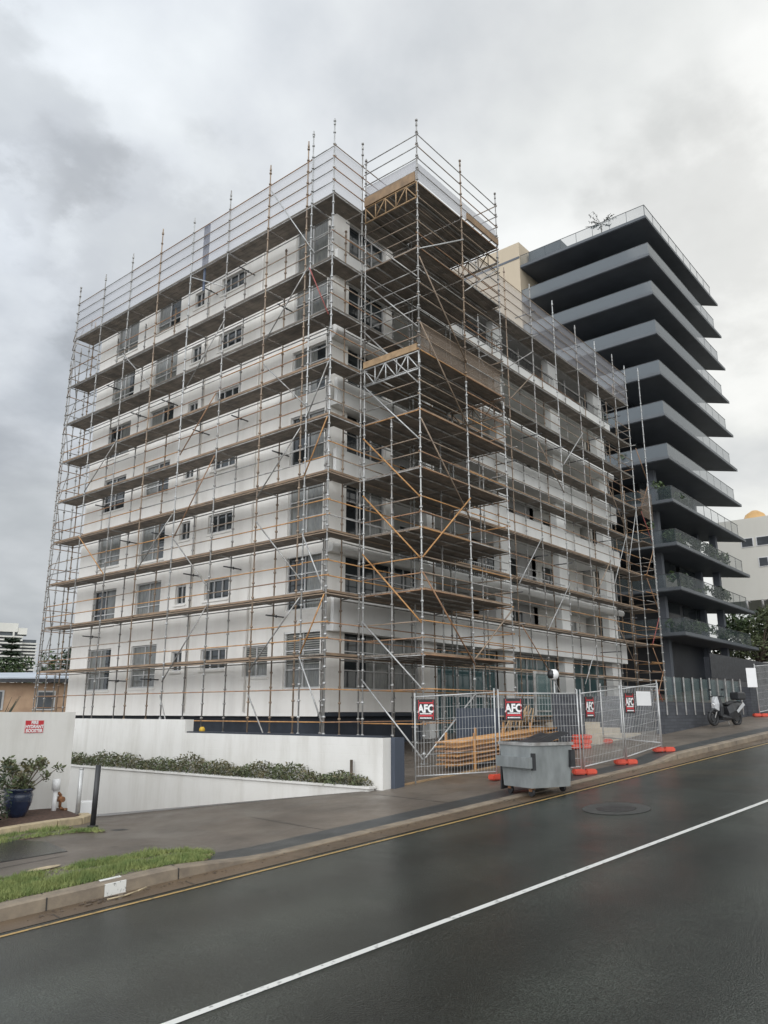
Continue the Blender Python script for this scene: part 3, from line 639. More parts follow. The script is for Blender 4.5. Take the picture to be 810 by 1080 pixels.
# fire hydrant booster sign
def text_mesh(body,size,name,mt,parent,loc,rot,ext=.002,bold=0,xs=1,align='CENTER',sp=1.0):
    cu=bpy.data.curves.new(name,'FONT'); cu.body=body; cu.size=size; cu.align_x=align; cu.align_y='CENTER'; cu.extrude=ext; cu.offset=bold; cu.space_line=sp; cu.resolution_u=3
    tmp=bpy.data.objects.new('tmp',cu); COL.objects.link(tmp); dg=bpy.context.evaluated_depsgraph_get(); me=bpy.data.meshes.new_from_object(tmp.evaluated_get(dg)); bpy.data.objects.remove(tmp)
    me.materials.clear(); me.materials.append(M[mt]); o=bpy.data.objects.new(name,me); COL.objects.link(o); o.parent=parent; o.location=loc; o.rotation_euler=rot; o.scale=(xs,1,1); return o
S1=empty('fire_sign','small red sign with white lettering fixed to the smooth white boundary wall','sign',(8.53,16.9,-.305))
me_=MB(); me_.box((-.20,-.012,-.128),(.20,-.002,.128)); me_.build('panel','signred',S1)
text_mesh('FIRE\nHYDRANT\nBOOSTER',.092,'lettering','signwhite',S1,(0,-.015,-.002),(R(90),0,0),.001,.004,.92,sp=.92)
S1.rotation_euler=(0,R(0),0)
# booster pipework, bollards
BP=empty('booster_standpipe','white pipe stand with a copper brown valve at the foot of the boundary wall','pipe',(9.0,16.6,P(9,16.6)))
MB().tube((0,0,0),(0,0,.62),.05,10).build('pipe','white2',BP); MB().tube((0,0,.55),(0,0,.78),.085,12).build('cap','white2',BP)
MB().path([(.07,0,.5),(.13,0,.44),(.13,0,.2),(.22,0,.14),(.3,0,.14)],.032,8).build('valve','copper',BP); MB().tube((.13,-.1,.36),(.13,.1,.36),.06,10).build('hand_wheel','copper',BP)
BX=MB(); BX.box((9.42,16.25,P(9.4,16.3)-.1),(9.72,16.5,P(9.4,16.3)+.32)); tag(BX.build('meter_box','white2',bevel=.02),'small white box standing beside the steel bollard','box')
BS=empty('bollard','brushed steel bollard standing at the end of the garden bed','bollard',(9.24,16.05,P(9.24,16.05)),'two bollards at the driveway')
MB().tube((0,0,-.05),(0,0,1.02),.045,14).build('post','steel',BS); MB().tube((0,0,1.0),(0,0,1.03),.048,14).build('cap','galv',BS)
BK=empty('bollard','black bollard leaning slightly at the tip of the sandstone edging','bollard',(8.83,14.74,P(8.83,14.74)),'two bollards at the driveway'); BK.rotation_euler=(R(-.8),R(1.2),0)
MB().tube((0,0,-.05),(0,0,1.15),.052,14).build('post','blackp',BK); MB().tube((0,0,0),(0,0,.03),.1,14).build('base','iron',BK)
# garden bed, edging, mulch
EDG=[(3.0,15.5),(5.2,15.45),(6.6,15.35),(7.6,15.25),(8.3,15.2),(8.85,15.3),(9.2,15.6),(9.32,15.95)]
m=MB()
for i,((a,b),(c,d)) in enumerate(zip(EDG,EDG[1:])):
    dx,dy=c-a,d-b; L=math.hypot(dx,dy); nx,ny=-dy/L*.1,dx/L*.1
    m.prism([(a-nx,b-ny),(c-nx,d-ny),(c+nx,d+ny),(a+nx,b+ny)],lambda x,y:P(x,y)-.1,lambda x,y:P(x,y)+.13)
tag(m.build('garden_edging','sand',bevel=.015),'curved pale sandstone edging round the mulch bed','edging')
m=MB(); n_=len(EDG); vs=[(x,y,P(x,y)+.07) for x,y in EDG]+[(x,16.92,P(x,16.92)+.16) for x,y in EDG]; vs=[(min(x,9.3),y,z) for x,y,z in vs]
m.add(vs,[(i,i+1,n_+i+1,n_+i) for i in range(n_-1)]); so=struct(m.build('garden_soil','soil'))
# glazed pot with shrub
PT=empty('plant_pot','large navy glazed pot holding a pale leafy succulent shrub','plant pot',(8.08,16.35,P(8.1,16.3)+.10)); PT.scale=(.88,.88,.95)
MB().lathe((0,0,0),[(0,0),(.16,0),(.23,.12),(.30,.30),(.32,.46),(.29,.53),(.34,.56),(.34,.60),(.27,.60),(.26,.5)],24).build('pot','pot',PT)
PL=empty('potted_shrub','pale green shrub with reddish tips growing out of the navy pot','shrub',(8.08,16.35,P(8.1,16.3)+.58))
m=MB(); crown=MB()
for i in range(34):
    a=rnd()*6.28; l=.35+.45*rnd(); p=Vector((0,0,-.1)); q=Vector((math.cos(a)*l*.9+.12,math.sin(a)*l*.5,.12+.52*rnd())); m.tube(p,q,.012,5,.006)
    leaves(crown,q,(.13,.12,.11),34,.045,.8,i%2,hollow=.1)
m.build('stem','bark',PL); crown.build('foliage',['leafy','leafred'],PL)
BU=empty('garden_bush','dense bright green bush at the left edge in front of the boundary wall','bush',(7.35,15.85,P(7.3,15.8)+.1))
crown=MB(); 
for i in range(30): leaves(crown,(random.gauss(-.15,.25),random.gauss(0,.22),.15+.85*rnd()),(.2,.2,.2),60,.035,.8,i%2,hollow=.1)
crown.build('foliage',['leaf','leafd'],BU); MB().tube((-.1,0,-.15),(-.1,0,.7),.03,6).build('stem','bark',BU)
# verge grass and small tufts
def blades(name,poly,n,h,base=None):
    from mathutils import noise as _nz
    m=MB(); xs=[p[0] for p in poly]; ys=[p[1] for p in poly]; c=0
    def ins(x,y):
        r=False; j=len(poly)-1
        for i in range(len(poly)):
            if (poly[i][1]>y)!=(poly[j][1]>y) and x<(poly[j][0]-poly[i][0])*(y-poly[i][1])/(poly[j][1]-poly[i][1])+poly[i][0]: r=not r
            j=i
        return r
    while c<n:
        s=min(xs)+rnd()*(max(xs)-min(xs)); t=min(ys)+rnd()*(max(ys)-min(ys))
        if not ins(s+.10*_nz.noise((s*5,t*5,1)),t+.12*_nz.noise((s*5,t*5,7))): continue
        den=_nz.noise((s*1.6,t*2.4,3))
        if den<-.18 and rnd()<.8: c+=1; continue
        c+=1; x,y,z=RP(s,t,kdz(s)); a=rnd()*6.28; w=.006; hh=h*(.35+rnd())*(1+1.1*den); lx,ly=random.gauss(0,.03),random.gauss(0,.03)
        m.add([(x-w*math.cos(a),y-w*math.sin(a),z),(x+w*math.cos(a),y+w*math.sin(a),z),(x+lx,y+ly,z+hh)],[(0,1,2)])
    o=m.build(name,'grass'); o['kind']='stuff'; return o
V1=[(-6,11.13),(6.5,11.13),(6.95,11.7),(6.75,12.2),(5.2,12.35),(3.5,12.5),(-6,12.7)]
sm=MB(); n=len(V1); sm.add([RP(s,t,kdz(s)+.012) for s,t in V1],[tuple(range(n))]); struct(sm.build('grass_verge','vsoil'))
blades('grass',[(1.5,11.13)]+V1[1:-1]+[(1.5,12.6)],42000,.06)
V2=[(4.0,15.2),(5.4,15.25),(6.1,15.1),(6.55,14.9),(6.6,15.5),(6.2,15.95),(5.3,16.1),(4.0,16.2)]
blades('grass',V2,6500,.05)
sm=MB(); sm.add([RP(s,t,kdz(s)+.006) for s,t in V2],[tuple(range(len(V2)))]); struct(sm.build('grass_verge','soil'))
# pit cover, debris, painted kerb patch, sandy patch
m=MB(); m.prism([(6.0,12.95),(7.15,12.62),(7.38,13.7),(7.12,14.85),(5.9,15.0)],lambda x,y:P(x,y)-.02,lambda x,y:P(x,y)+.012)
tag(m.build('pit_cover','pit'),'flat dark wet service pit cover set in the left footpath','pit cover')
m=MB()
for s0,s1 in ((4.82,5.12),):
    m.add([RP(s0,10.876,.0),RP(s1,10.876,.0),RP(s1,10.884,kdz(s1)*.93),RP(s0,10.884,kdz(s0)*.93),RP(s1,11.104,kdz(s1)+.014),RP(s0,11.104,kdz(s0)+.014)],[(0,1,2,3),(3,2,4,5)])
struct(m.build('kerb_paint_patch','linew'))
m=MB(); p=RP(5.0,10.62,.02)
pts=[RP(4.75,10.62,.03),RP(4.95,10.57,.04),RP(5.15,10.60,.05),RP(5.32,10.68,.05)]
m.path(pts,.012,5); tag(m.build('bark_strip','sand'),'pale curl of bark lying in the gutter below the white kerb patch','debris')
m=MB()
for i in range(26):
    x,y,z=RP(4.4+rnd()*.7,10.62+rnd()*.2,.012); m.box((x,y,z),(x+.03+.05*rnd(),y+.02,z+.012))
tag(m.build('leaf_litter','bark'),'small heap of brown leaf litter in the gutter beside the bark curl','debris')
m=MB(); m.add([RP(4.6+.25*math.cos(a),12.55+.1*math.sin(a),kdz(5)+.016) for a in [i*.628 for i in range(10)]],[tuple(range(10))]); struct(m.build('sand_patch','sand'))
# manholes
def disc(c,r,z,n=28,r0=0):
    m=MB(); o=[(c[0]+r*math.cos(2*math.pi*i/n),c[1]+r*math.sin(2*math.pi*i/n)) for i in range(n)]
    vs=[(x,y,G(x,y)+z) for x,y in o]
    if r0:
        q=[(c[0]+r0*math.cos(2*math.pi*i/n),c[1]+r0*math.sin(2*math.pi*i/n)) for i in range(n)]
        m.add(vs+[(x,y,G(x,y)+z) for x,y in q],[(i,(i+1)%n,n+(i+1)%n,n+i) for i in range(n)])
    else: m.add(vs,[tuple(range(n))])
    return m
MH=empty('manhole','round iron manhole cover with a pale ring set in the wet road','manhole')
disc((14.62,6.5),.62,.006,r0=.36).build('surround','ringc',MH); disc((14.62,6.5),.355,.008).build('cover','iron',MH)
m=MB(); x,y=8.95,14.0; m.add([(x-.14,y-.1,P(x,y)+.006),(x+.14,y-.12,P(x+.14,y)+.006),(x+.16,y+.1,P(x+.16,y)+.006),(x-.12,y+.12,P(x-.12,y)+.006)],[(0,1,2,3)])
tag(m.build('drain_cover','iron'),'small dark square cover in the path right of the black bollard','drain cover')
# pale concrete edging at the site boundary
m=MB(); a=(15.45,12.35); b=(20.2,11.75)
m.prism([(15.45,12.28),(20.2,11.68),(20.2,11.78),(15.45,12.38)],lambda x,y:P(x,y)-.05,lambda x,y:P(x,y)+.035); tag(m.build('site_edging','timber'),'pale timber edging board lying on the ground inside the mesh fence','edging')
# ------------------------------------------------------------------ temporary fencing
FP=[(15.76,12.15),(17.06,10.53),(18.38,8.94),(20.41,8.72),(22.15,8.36)]
def fence(a,b,label,h=2.0,hb=None,wires=True,gap=.05):
    za,zb=P(*a)+.13,P(*b)+.13; hb=hb or h
    o=empty('temporary_fence',label,'fence panel',(a[0],a[1],P(*a)),'temporary mesh fence panels'); o.location=(0,0,0)
    A=Vector((a[0],a[1],0)); Bv=Vector((b[0],b[1],0)); d=(Bv-A); L=d.length; d/=L; A=A+d*gap; Bv=Bv-d*gap
    pt=lambda f,z:(A.x+(Bv.x-A.x)*f,A.y+(Bv.y-A.y)*f,z)
    zt=lambda f,q:(za+(h-.13)*q)*(1-f)+(zb+(hb-.13)*q)*f
    m=MB(); m.tube(pt(0,za-.12),pt(0,zt(0,1)+.1),.019,8); m.tube(pt(1,zb-.12),pt(1,zt(1,1)+.1),.019,8)
    m.tube(pt(0,zt(0,0)+.06),pt(1,zt(1,0)+.06),.017,8); m.tube(pt(0,zt(0,1)),pt(1,zt(1,1)),.017,8); m.build('frame','steel',o)
    m=MB(); n=int(L/.075)
    for i in range(1,n): f=i/n; m.tube(pt(f,zt(f,0)+.06),pt(f,zt(f,1)),.0042,4,caps=False)
    for j in range(1,7):
        q=j/7; m.tube(pt(0,zt(0,q)),pt(1,zt(1,q)),.0042,4,caps=False)
    m.build('wire_mesh','steel',o)
    return o
fence(FP[0],FP[1],'leftmost mesh fence panel, in front of the foot of the scaffold tower',2.07)
fence(FP[1],FP[2],'mesh fence panel standing directly behind the grey bin',2.05,1.93)
fence(FP[2],FP[3],'mesh fence panel right of the bin with a narrow sign near its left post',1.93)
fence(FP[3],FP[4],'rightmost street side mesh fence panel carrying a white board',1.93,1.85)
fence((24.1,11.0),(22.7,8.55),'mesh fence panel turned inwards in front of the sandstone steps',1.75)
fence((34.4,8.95),(38.5,8.4),'distant mesh fence panel beyond the scooter at the right edge',2.0)
def foot_mesh():
    bm=bmesh.new(); 
    for cx in (-.15,.15):
        r=bmesh.ops.create_cube(bm,size=1); bmesh.ops.scale(bm,verts=r['verts'],vec=(.285,.22,.13)); bmesh.ops.translate(bm,verts=r['verts'],vec=(cx,0,.067))
    r=bmesh.ops.create_cube(bm,size=1); bmesh.ops.scale(bm,verts=r['verts'],vec=(.1,.15,.09)); bmesh.ops.translate(bm,verts=r['verts'],vec=(0,0,.06))
    bmesh.ops.bevel(bm,geom=bm.edges[:],offset=.028,segments=2,affect='EDGES'); me=bpy.data.meshes.new('fence_foot'); bm.to_mesh(me); bm.free(); me.materials.append(M['redp']); return me
FM=foot_mesh()
def foot(x,y,rz,label,dz=0,g='red plastic fence feet'):
    o=bpy.data.objects.new('plastic_block',FM); COL.objects.link(o); o.location=(x,y,P(x,y)+.003+dz); o.rotation_euler=(0,0,R(rz)); tag(o,label,'fence foot',g)
foot(17.06,10.53,-10,'red plastic fence foot left of the grey bin at the second fence post')
foot(16.62,9.75,-40,'red plastic fence foot mostly hidden under the grey bin')
foot(18.41,8.93,-40,'red plastic fence foot at the joint between the bin panel and the narrow sign panel')
foot(20.41,8.72,-45,'red plastic fence foot on the path under the white board panel, left end')
foot(22.2,8.36,-50,'red plastic fence foot at the right end of the street side fence')
foot(24.1,11.0,-50,'red plastic fence foot at the base of the sandstone steps')
foot(34.4,8.9,-50,'red plastic fence foot beyond the scooter at the far fence post')
for i in range(3): foot(22.55+.05*i,11.0,-48+6*i,['bottom','middle','topmost'][i]+' red fence foot of the stack left of the slate pier',.135*i)
foot(22.95,11.35,-30,'red fence foot on the ground just behind the stack of red feet')
# AFC signs
def afc(a,b,f,w,h,ztop,label):
    A=Vector((*a,0)); Bv=Vector((*b,0)); d=(Bv-A).normalized(); c=A.lerp(Bv,f); nrm=Vector((d.y,-d.x,0)); 
    if nrm.dot(-c)<0: nrm=-nrm
    c=c+nrm*.035; o=empty('safety_sign',label,'sign',(c.x,c.y,ztop-h/2),'black and red signs on the mesh fence')
    ax=Vector((-nrm.y,nrm.x,0)) ; ang=math.atan2(ax.y,ax.x); o.rotation_euler=(0,0,ang)
    MB().box((-w/2,-.004,-h/2),(w/2,.004,h/2)).build('panel','signblack',o)
    t=.016; y0,y1=-.010,-.0055; x=w*.40
    m=MB(); m.box((-x,y0,h*.30),(x,y1,h*.36)); m.box((-x,y0,-h*.30),(x,y1,-h*.22)); m.box((-x,y0,-h*.44),(-x+t,y1,h*.46)); m.box((x-t,y0,-h*.44),(x,y1,h*.46)); m.build('red_border','signred',o)
    text_mesh('AFC',h*.50,'lettering','signwhite',o,(0,-.008,.045*h),(R(90),0,0),.0015,.011,.80*w/.46)
    m=MB(); xx=-x*.78
    while xx<x*.74: q=.012+.018*rnd(); m.box((xx,y0,-h*.20),(xx+q,y1,-h*.145)); m.box((xx,y0-.001,-h*.40),(xx+q,y1-.001,-h*.345)); xx+=q+.006
    m.build('small_print','signwhite',o); return o
afc(FP[0],FP[1],.155,.47,.52,.31,'AFC sign on the leftmost fence panel, beside the tower foot')
afc(FP[1],FP[2],.20,.48,.53,.33,'AFC sign on the fence panel directly behind the bin')
afc(FP[2],FP[3],.20,.44,.53,.38,'AFC sign on the panel right of the bin joint, above the red feet stack')
afc(FP[3],FP[4],.18,.44,.53,.50,'AFC sign beside the blank white board')
A=Vector((*FP[3],0)).lerp(Vector((*FP[4],0)),.56); nn=Vector((FP[4][1]-FP[3][1],-(FP[4][0]-FP[3][0]),0)).normalized(); 
o=MB().box((-.34,-.004,-.19),(.34,.004,.19)).build('blank_board','signwhite'); o.location=(A.x+nn.x*.035,A.y+nn.y*.035,.36); o.rotation_euler=(0,0,math.atan2(FP[4][1]-FP[3][1],FP[4][0]-FP[3][0])); tag(o,'blank white board tied to the rightmost street side fence panel','board')
o=MB().box((-.2,-.004,-.38),(.2,.004,.38)).build('blank_board','signwhite'); o.location=(34.1,9.0,1.35); o.rotation_euler=(0,0,R(-50)); tag(o,'tall pale board on the distant fence post beyond the scooter','board')
# ------------------------------------------------------------------ steel bin
BN=empty('waste_bin','battered grey steel waste bin on castors standing on the kerb','bin',(0,0,0))
c=Vector((15.78,9.02,0)); fdir=Vector((1.38,.09,0)).normalized()
pA=Vector((15.42,9.32,0)); pC=Vector((14.93,8.38,0)); 
u=Vector((.53,.848,0))*-1   # along the long front (towards the kerb)
u=(Vector((14.98,8.42,0))-Vector((15.42,9.58,0))).normalized(); v=Vector((-u.y,u.x,0)); 
zb=P(15.3,9)+.17; C0=Vector((14.98,8.44,0))
LW,DW=1.06,1.12
def bp(a,b,z): q=C0-u*a+v*b; return (q.x,q.y,z)
zb0=zb; zt=zb+.90
m=MB(); t=.03
# tapered shell with open top
o_b=[(.07,.03),(LW-.07,.03),(LW-.07,DW-.03),(.07,DW-.03)]; o_t=[(0,0),(LW,0),(LW,DW),(0,DW)]
vs=[bp(a,b,zb) for a,b in o_b]+[bp(a,b,zt) for a,b in o_t]+[bp(a+(t if a==0 else -t),b+(t if b==0 else -t),zt) for a,b in o_t]+[bp(a,b,zb+.03) for a,b in o_b]
m.add(vs,[(3,2,1,0)]+[(i,(i+1)%4,4+(i+1)%4,4+i) for i in range(4)]+[(4+i,4+(i+1)%4,8+(i+1)%4,8+i) for i in range(4)]+[(8+i,8+(i+1)%4,12+(i+1)%4,12+i) for i in range(4)]+[(12,13,14,15)])
m.build('body','binm',BN)
def sub(name,mt,a0,a1,b0,b1,z0,z1,par=BN,bev=0):
    m=MB(); P8=[bp(a,b,z) for z in (z0,z1) for a,b in((a0,b0),(a1,b0),(a1,b1),(a0,b1))]; m.add(P8,[(0,3,2,1),(4,5,6,7),(0,1,5,4),(1,2,6,5),(2,3,7,6),(3,0,4,7)]); return m.build(name,mt,par,bev)
sub('lift_channel','binm',-.02,LW+.02,-.10,.02,zb+.40,zb+.62)
sub('rim','galv',-.03,LW+.03,-.03,-.002,zt-.05,zt+.015); sub('rim','galv',-.03,-.002,0,DW+.03,zt-.05,zt+.015)
sub('latch','blackp',-.05,.03,.0,.07,zb+.36,zb+.70); sub('latch','blackp',-.05,.03,DW-.08,DW+.04,zb+.4,zb+.75)
lid=MB(); 
for i in range(6):
    f=i/6; a0,a1=.04+f*(LW-.08),.04+(f+1/6)*(LW-.08); 
    lid.add([bp(a0,.5,zt+.00),bp(a1,.5,zt+.00),bp(a1,DW+.02,zt+.20+.03*math.sin(f*6+1)),bp(a0,DW+.02,zt+.20+.03*math.sin(f*6))],[(0,1,2,3)])
lid.build('lid','blackp',BN)
l2=MB(); l2.add([bp(LW+.06,.1,zt+.02),bp(LW+.09,DW-.2,zt+.02),bp(LW+.12,DW-.2,zb+.0),bp(LW+.1,.1,zb-.1),bp(LW+.11,.1,zt+.02),bp(LW+.14,DW-.2,zt+.02),bp(LW+.17,DW-.2,zb+.0),bp(LW+.15,.1,zb-.1)],[(0,1,2,3),(4,7,6,5),(0,4,5,1),(3,2,6,7),(0,3,7,4),(1,5,6,2)]); l2.build('lid','blackp',BN)
for a,b in ((.18,.12),(LW-.18,.12),(LW-.18,DW-.15),(.18,DW-.15)):
    q=Vector(bp(a,b,P(*bp(a,b,0)[:2]))); m=MB(); m.tube(q+Vector((0,0,.085))-v*.025,q+Vector((0,0,.085))+v*.025,.08,14); w_=m.build('castor','rubber',BN)
    m=MB(); m.obox(q+Vector((0,0,.14)),u*.045,v*.045,Vector((0,0,.035))); m.build('bracket','copper',w_)
# worn stencil marks on the bin side
m=MB()
for i in range(9):
    b0=.28+i*.085; hh=.10+.02*rnd()
    if rnd()<.85: m.add([bp(.055-.004,b0,zb+.46),bp(.055-.004,b0+.035,zb+.46),bp(.03-.004,b0+.035,zb+.46+hh),bp(.03-.004,b0,zb+.46+hh)],[(0,1,2,3)])
m.build('stencil','galv',BN)
# ------------------------------------------------------------------ stored scaffold material inside the fence
ST=empty('tube_bundle','wide rack of orange brown scaffold tubes stacked on the ground behind the fence','scaffold tubes',(0,0,0))
bz=P(18.6,12.6)
for j in range(6):
    m=MB()
    for i in range(9):
        y=12.35+i*.085; x0=17.8+rnd()*.18; z=bz+.12+j*.115; m.tube((x0,y,z),(x0+4.6+rnd()*.3,y-.55,z+.33),.024,6)
    m.build('tube_layer',['orange','rust','orange','rust','orange','orange'][j],ST)
for x in (18.5,20.0,21.6):
    for y in (12.15,13.1): m=MB(); m.box((x,y,P(x,12.3)+.0),(x+.06,y+.05,P(x,12.3)+.95)); m.build('rack_post','orange',ST)
m=MB(); m.box((17.1,12.18,0),(17.2,12.9,.01)); 
LT=empty('timber_offcuts','loose upright timber offcuts poking up behind the bin','timber')
for i in range(14):
    x=20.6+rnd()*1.9; m=MB(); m.tube((x,12.4+rnd()*.6,P(x,12.5)+.6),(x-.15+.4*rnd(),12.3+rnd()*.6,P(x,12.5)+1.15+.25*rnd()),.022,6); m.build('offcut','timber',LT)
m=MB()
for j in range(6):
    for i in range(5): m.box((22.0+rnd()*.2,12.75+i*.2,-1.2+.3+j*.15+.0),(25.0+rnd()*.3,12.92+i*.2,-.86+j*.15))
tag(m.build('plank_stack','ply'),'stack of dark brown planks piled against the wall behind the bin','planks')
# ------------------------------------------------------------------ street frontage: slate walls, steps, lamp
def wallseg(name,label,a,b,th,z0,z1,mt='slate',parent=None):
    A=Vector((*a,0)); Bv=Vector((*b,0)); d=(Bv-A).normalized(); n=Vector((-d.y,d.x,0))*th
    if n.y<0: n=-n
    m=MB(); m.prism([(A.x,A.y),(Bv.x,Bv.y),(Bv.x+n.x,Bv.y+n.y),(A.x+n.x,A.y+n.y)],z0,z1); o=m.build(name,mt,parent)
    if not parent: tag(o,label,'wall')
    return o
wallseg('slate_wall','dark blue grey rendered wall behind the steel bin and plank stack',(20.6,14.0),(23.25,13.3),.25,-2,.12,'bluewall')
wallseg('slate_wall','dark slate pier left of the sandstone steps',(22.75,11.55),(23.75,11.4),.5,-2,.55,'slate')
wallseg('slate_wall','slate clad wall right of the sandstone steps, seen through the fence',(26.1,12.4),(28.6,11.0),.3,-2,.55,'slate')
# sandstone steps
SP=empty('entrance_steps','three broad sandstone steps leading up between slate walls','steps')
z0=P(25,11)
for i,(x1,y0) in enumerate(((27.1,10.95),(26.3,11.35),(25.6,11.75))):
    m=MB(); m.box((23.78,y0,z0-.4),(x1,13.6-.01*i,z0+.19*(i+1))); m.build('step','stone',SP)
DR=empty('entrance_gate','pale framed glass entrance gate at the top of the sandstone steps','gate',(0,0,0))
f=MB(); x0,x1,yy,za,zb2=23.9,25.1,13.2,z0+.57,1.35
for a,b,c_,d_ in ((x0,x0+.07,za,zb2),(x1-.07,x1,za,zb2),(x0+.07,x1-.07,za,za+.1),(x0+.07,x1-.07,zb2-.08,zb2),(x0+.07,x1-.07,0,.06)): f.box((a,yy,c_),(b,yy+.06,d_))
f.build('frame','galv',DR); MB().box((x0+.07,yy+.02,za+.1),(x1-.07,yy+.035,zb2-.08)).build('pane','bglass',DR)
# long dark wall with glass screen
DWL=empty('street_wall','long dark slate street wall with a glass screen on slim steel posts','wall')
a=(27.2,10.15); b=(34.6,9.45)
wallseg('wall','',a,b,.3,-2.0,.35,'slate',DWL)
for i in range(10):
    f=(i+.3)/10; x=a[0]+(b[0]-a[0])*f; y=a[1]+(b[1]-a[1])*f-.04; m=MB(); m.box((x-.018,y-.02,-.1+.25*f*0),(x+.018,y+.015,1.2+.1*f)); m.build('post','galv',DWL)
for i in range(9):
    f0=(i+.36)/10; f1=(i+1.24)/10; x0=a[0]+(b[0]-a[0])*f0; y0=a[1]+(b[1]-a[1])*f0+.02; x1=a[0]+(b[0]-a[0])*f1; y1=a[1]+(b[1]-a[1])*f1+.02
    m=MB(); m.add([(x0,y0,.36),(x1,y1,.36),(x1,y1,1.2),(x0,y0,1.2)],[(0,1,2,3)]); m.build('glass_panel','bglass',DWL)
wallseg('slate_wall','slate clad return wall at the far right end of the pavement',(35.0,9.4),(44.0,9.2),.3,-2,.95,'slate')
wallseg('slate_wall','slate clad gate pier between the long street wall and the return wall',(34.62,9.25),(34.98,9.22),.6,-2,1.0,'slate')
# globe lamp
LP=empty('globe_lamp','slim post lamp with a white opal globe beside the entrance','lamp',(23.5,12.28,0))
MB().tube((0,0,-1.3),(0,0,1.02),.03,8).build('post','steel',LP); MB().lathe((0,0,1.02),[(.0,0),(.07,.0),(.13,.05),(.165,.13),(.17,.2),(.14,.28),(.08,.33),(0,.345)],16).build('globe','lampglass',LP)
MB().lathe((-.1,.04,1.06),[(.0,0),(.1,.02),(.13,.13),(.1,.25),(0,.28)],12).build('shade','blackp',LP)
# ------------------------------------------------------------------ scooter
SC=empty('scooter','black and white motor scooter with a black top box parked by the dark street wall','scooter',(30.15,9.0,P(30.15,9.0)+.01)); SC.rotation_euler=(0,R(0),math.atan2(.42,-1.15))
def wheel(x,parent):
    m=MB(); n=20; rr=.23; tr=.055; vs=[]; fs=[]; k=8
    for i in range(n):
        a=2*math.pi*i/n
        for j in range(k):
            b=2*math.pi*j/k; r_=rr+tr*math.cos(b); vs.append((x+r_*math.cos(a),tr*math.sin(b),.285+r_*math.sin(a)))
    fs=[(i*k+j,((i+1)%n)*k+j,((i+1)%n)*k+(j+1)%k,i*k+(j+1)%k) for i in range(n) for j in range(k)]
    m.add(vs,fs,0,True); w_=m.build('wheel','rubber',parent)
    m=MB(); m.tube((x,-.03,.285),(x,.03,.285),.14,12); m.build('rim','blackp',w_)
wheel(.66,SC); wheel(-.62,SC)
def loft(mb,secs,mi=0):  # sections: list of (x,z0,z1,halfwidth)
    vs=[]; 
    for x,z0,z1,w in secs: vs+=[(x,-w*.8,z0),(x,w*.8,z0),(x,w,(z0+z1)/2),(x,w*.6,z1),(x,-w*.6,z1),(x,-w,(z0+z1)/2)]
    n=6; fs=[(i*n+j,i*n+(j+1)%n,(i+1)*n+(j+1)%n,(i+1)*n+j) for i in range(len(secs)-1) for j in range(n)]
    fs+=[tuple(range(n))[::-1],tuple((len(secs)-1)*n+j for j in range(n))]; mb.add(vs,fs,mi,False); return mb
loft(MB(),[(-.92,.60,.80,.10),(-.6,.36,.84,.20),(-.25,.24,.80,.23),(.0,.22,.66,.20)]).build('rear_body','blackp',SC,.02)
loft(MB(),[(-.1,.20,.38,.2),(.36,.22,.42,.2)]).build('footboard','blackp',SC,.01)
loft(MB(),[(.26,.26,.90,.17),(.36,.30,1.04,.22),(.44,.36,1.02,.2)]).build('leg_shield','blackp',SC,.02)
loft(MB(),[(.445,.52,1.04,.16),(.53,.56,1.0,.13),(.60,.62,.88,.08)]).build('front_shield','silver',SC,.02)
loft(MB(),[(.45,.47,.56,.10),(.68,.55,.62,.08),(.88,.44,.5,.06)]).build('front_mudguard','blackp',SC,.01)
loft(MB(),[(-.80,.80,.88,.10),(-.45,.80,.90,.15),(-.02,.72,.80,.13)]).build('seat','rubber',SC,.02)
for s_ in (-1,1):
    m=MB(); m.add([(-.86,s_*.235,.74),(-.42,s_*.245,.46),(-.34,s_*.245,.54),(-.76,s_*.235,.84)],[(0,1,2,3) if s_<0 else (3,2,1,0)]); m.build('side_panel','silver',SC)
MB().box((-1.02,-.2,.92),(-.62,.2,1.2)).build('top_box','blackp',SC,.05)
MB().path([(.40,-.30,1.02),(.36,-.12,1.04),(.36,.12,1.04),(.40,.30,1.02)],.02).build('handlebar','rubber',SC)
for s_ in (-1,1):
    MB().tube((.36,s_*.2,1.05),(.38,s_*.27,1.24),.007,6).obox((.38,s_*.27,1.27),(.01,0,0),(0,.06,0),(0,0,.035)).build('mirror','blackp',SC)
MB().lathe((.0,0,0),[(0,0)],4) if False else None
m=MB(); m.tube((.58,0,.74),(.615,0,.72),.07,12); m.build('headlight','lampglass',SC)
m=MB(); m.tube((.66,.07,.285),(.42,.05,.66),.02); m.tube((.66,-.07,.285),(.42,-.05,.66),.02); m.build('fork','galv',SC)
m=MB(); m.tube((-.2,-.1,.3),(-.85,-.14,.36),.035); m.build('exhaust','galv',SC)
m=MB(); m.tube((0,.0,.28),(-.05,.13,.02),.014); m.build('side_stand','galv',SC)
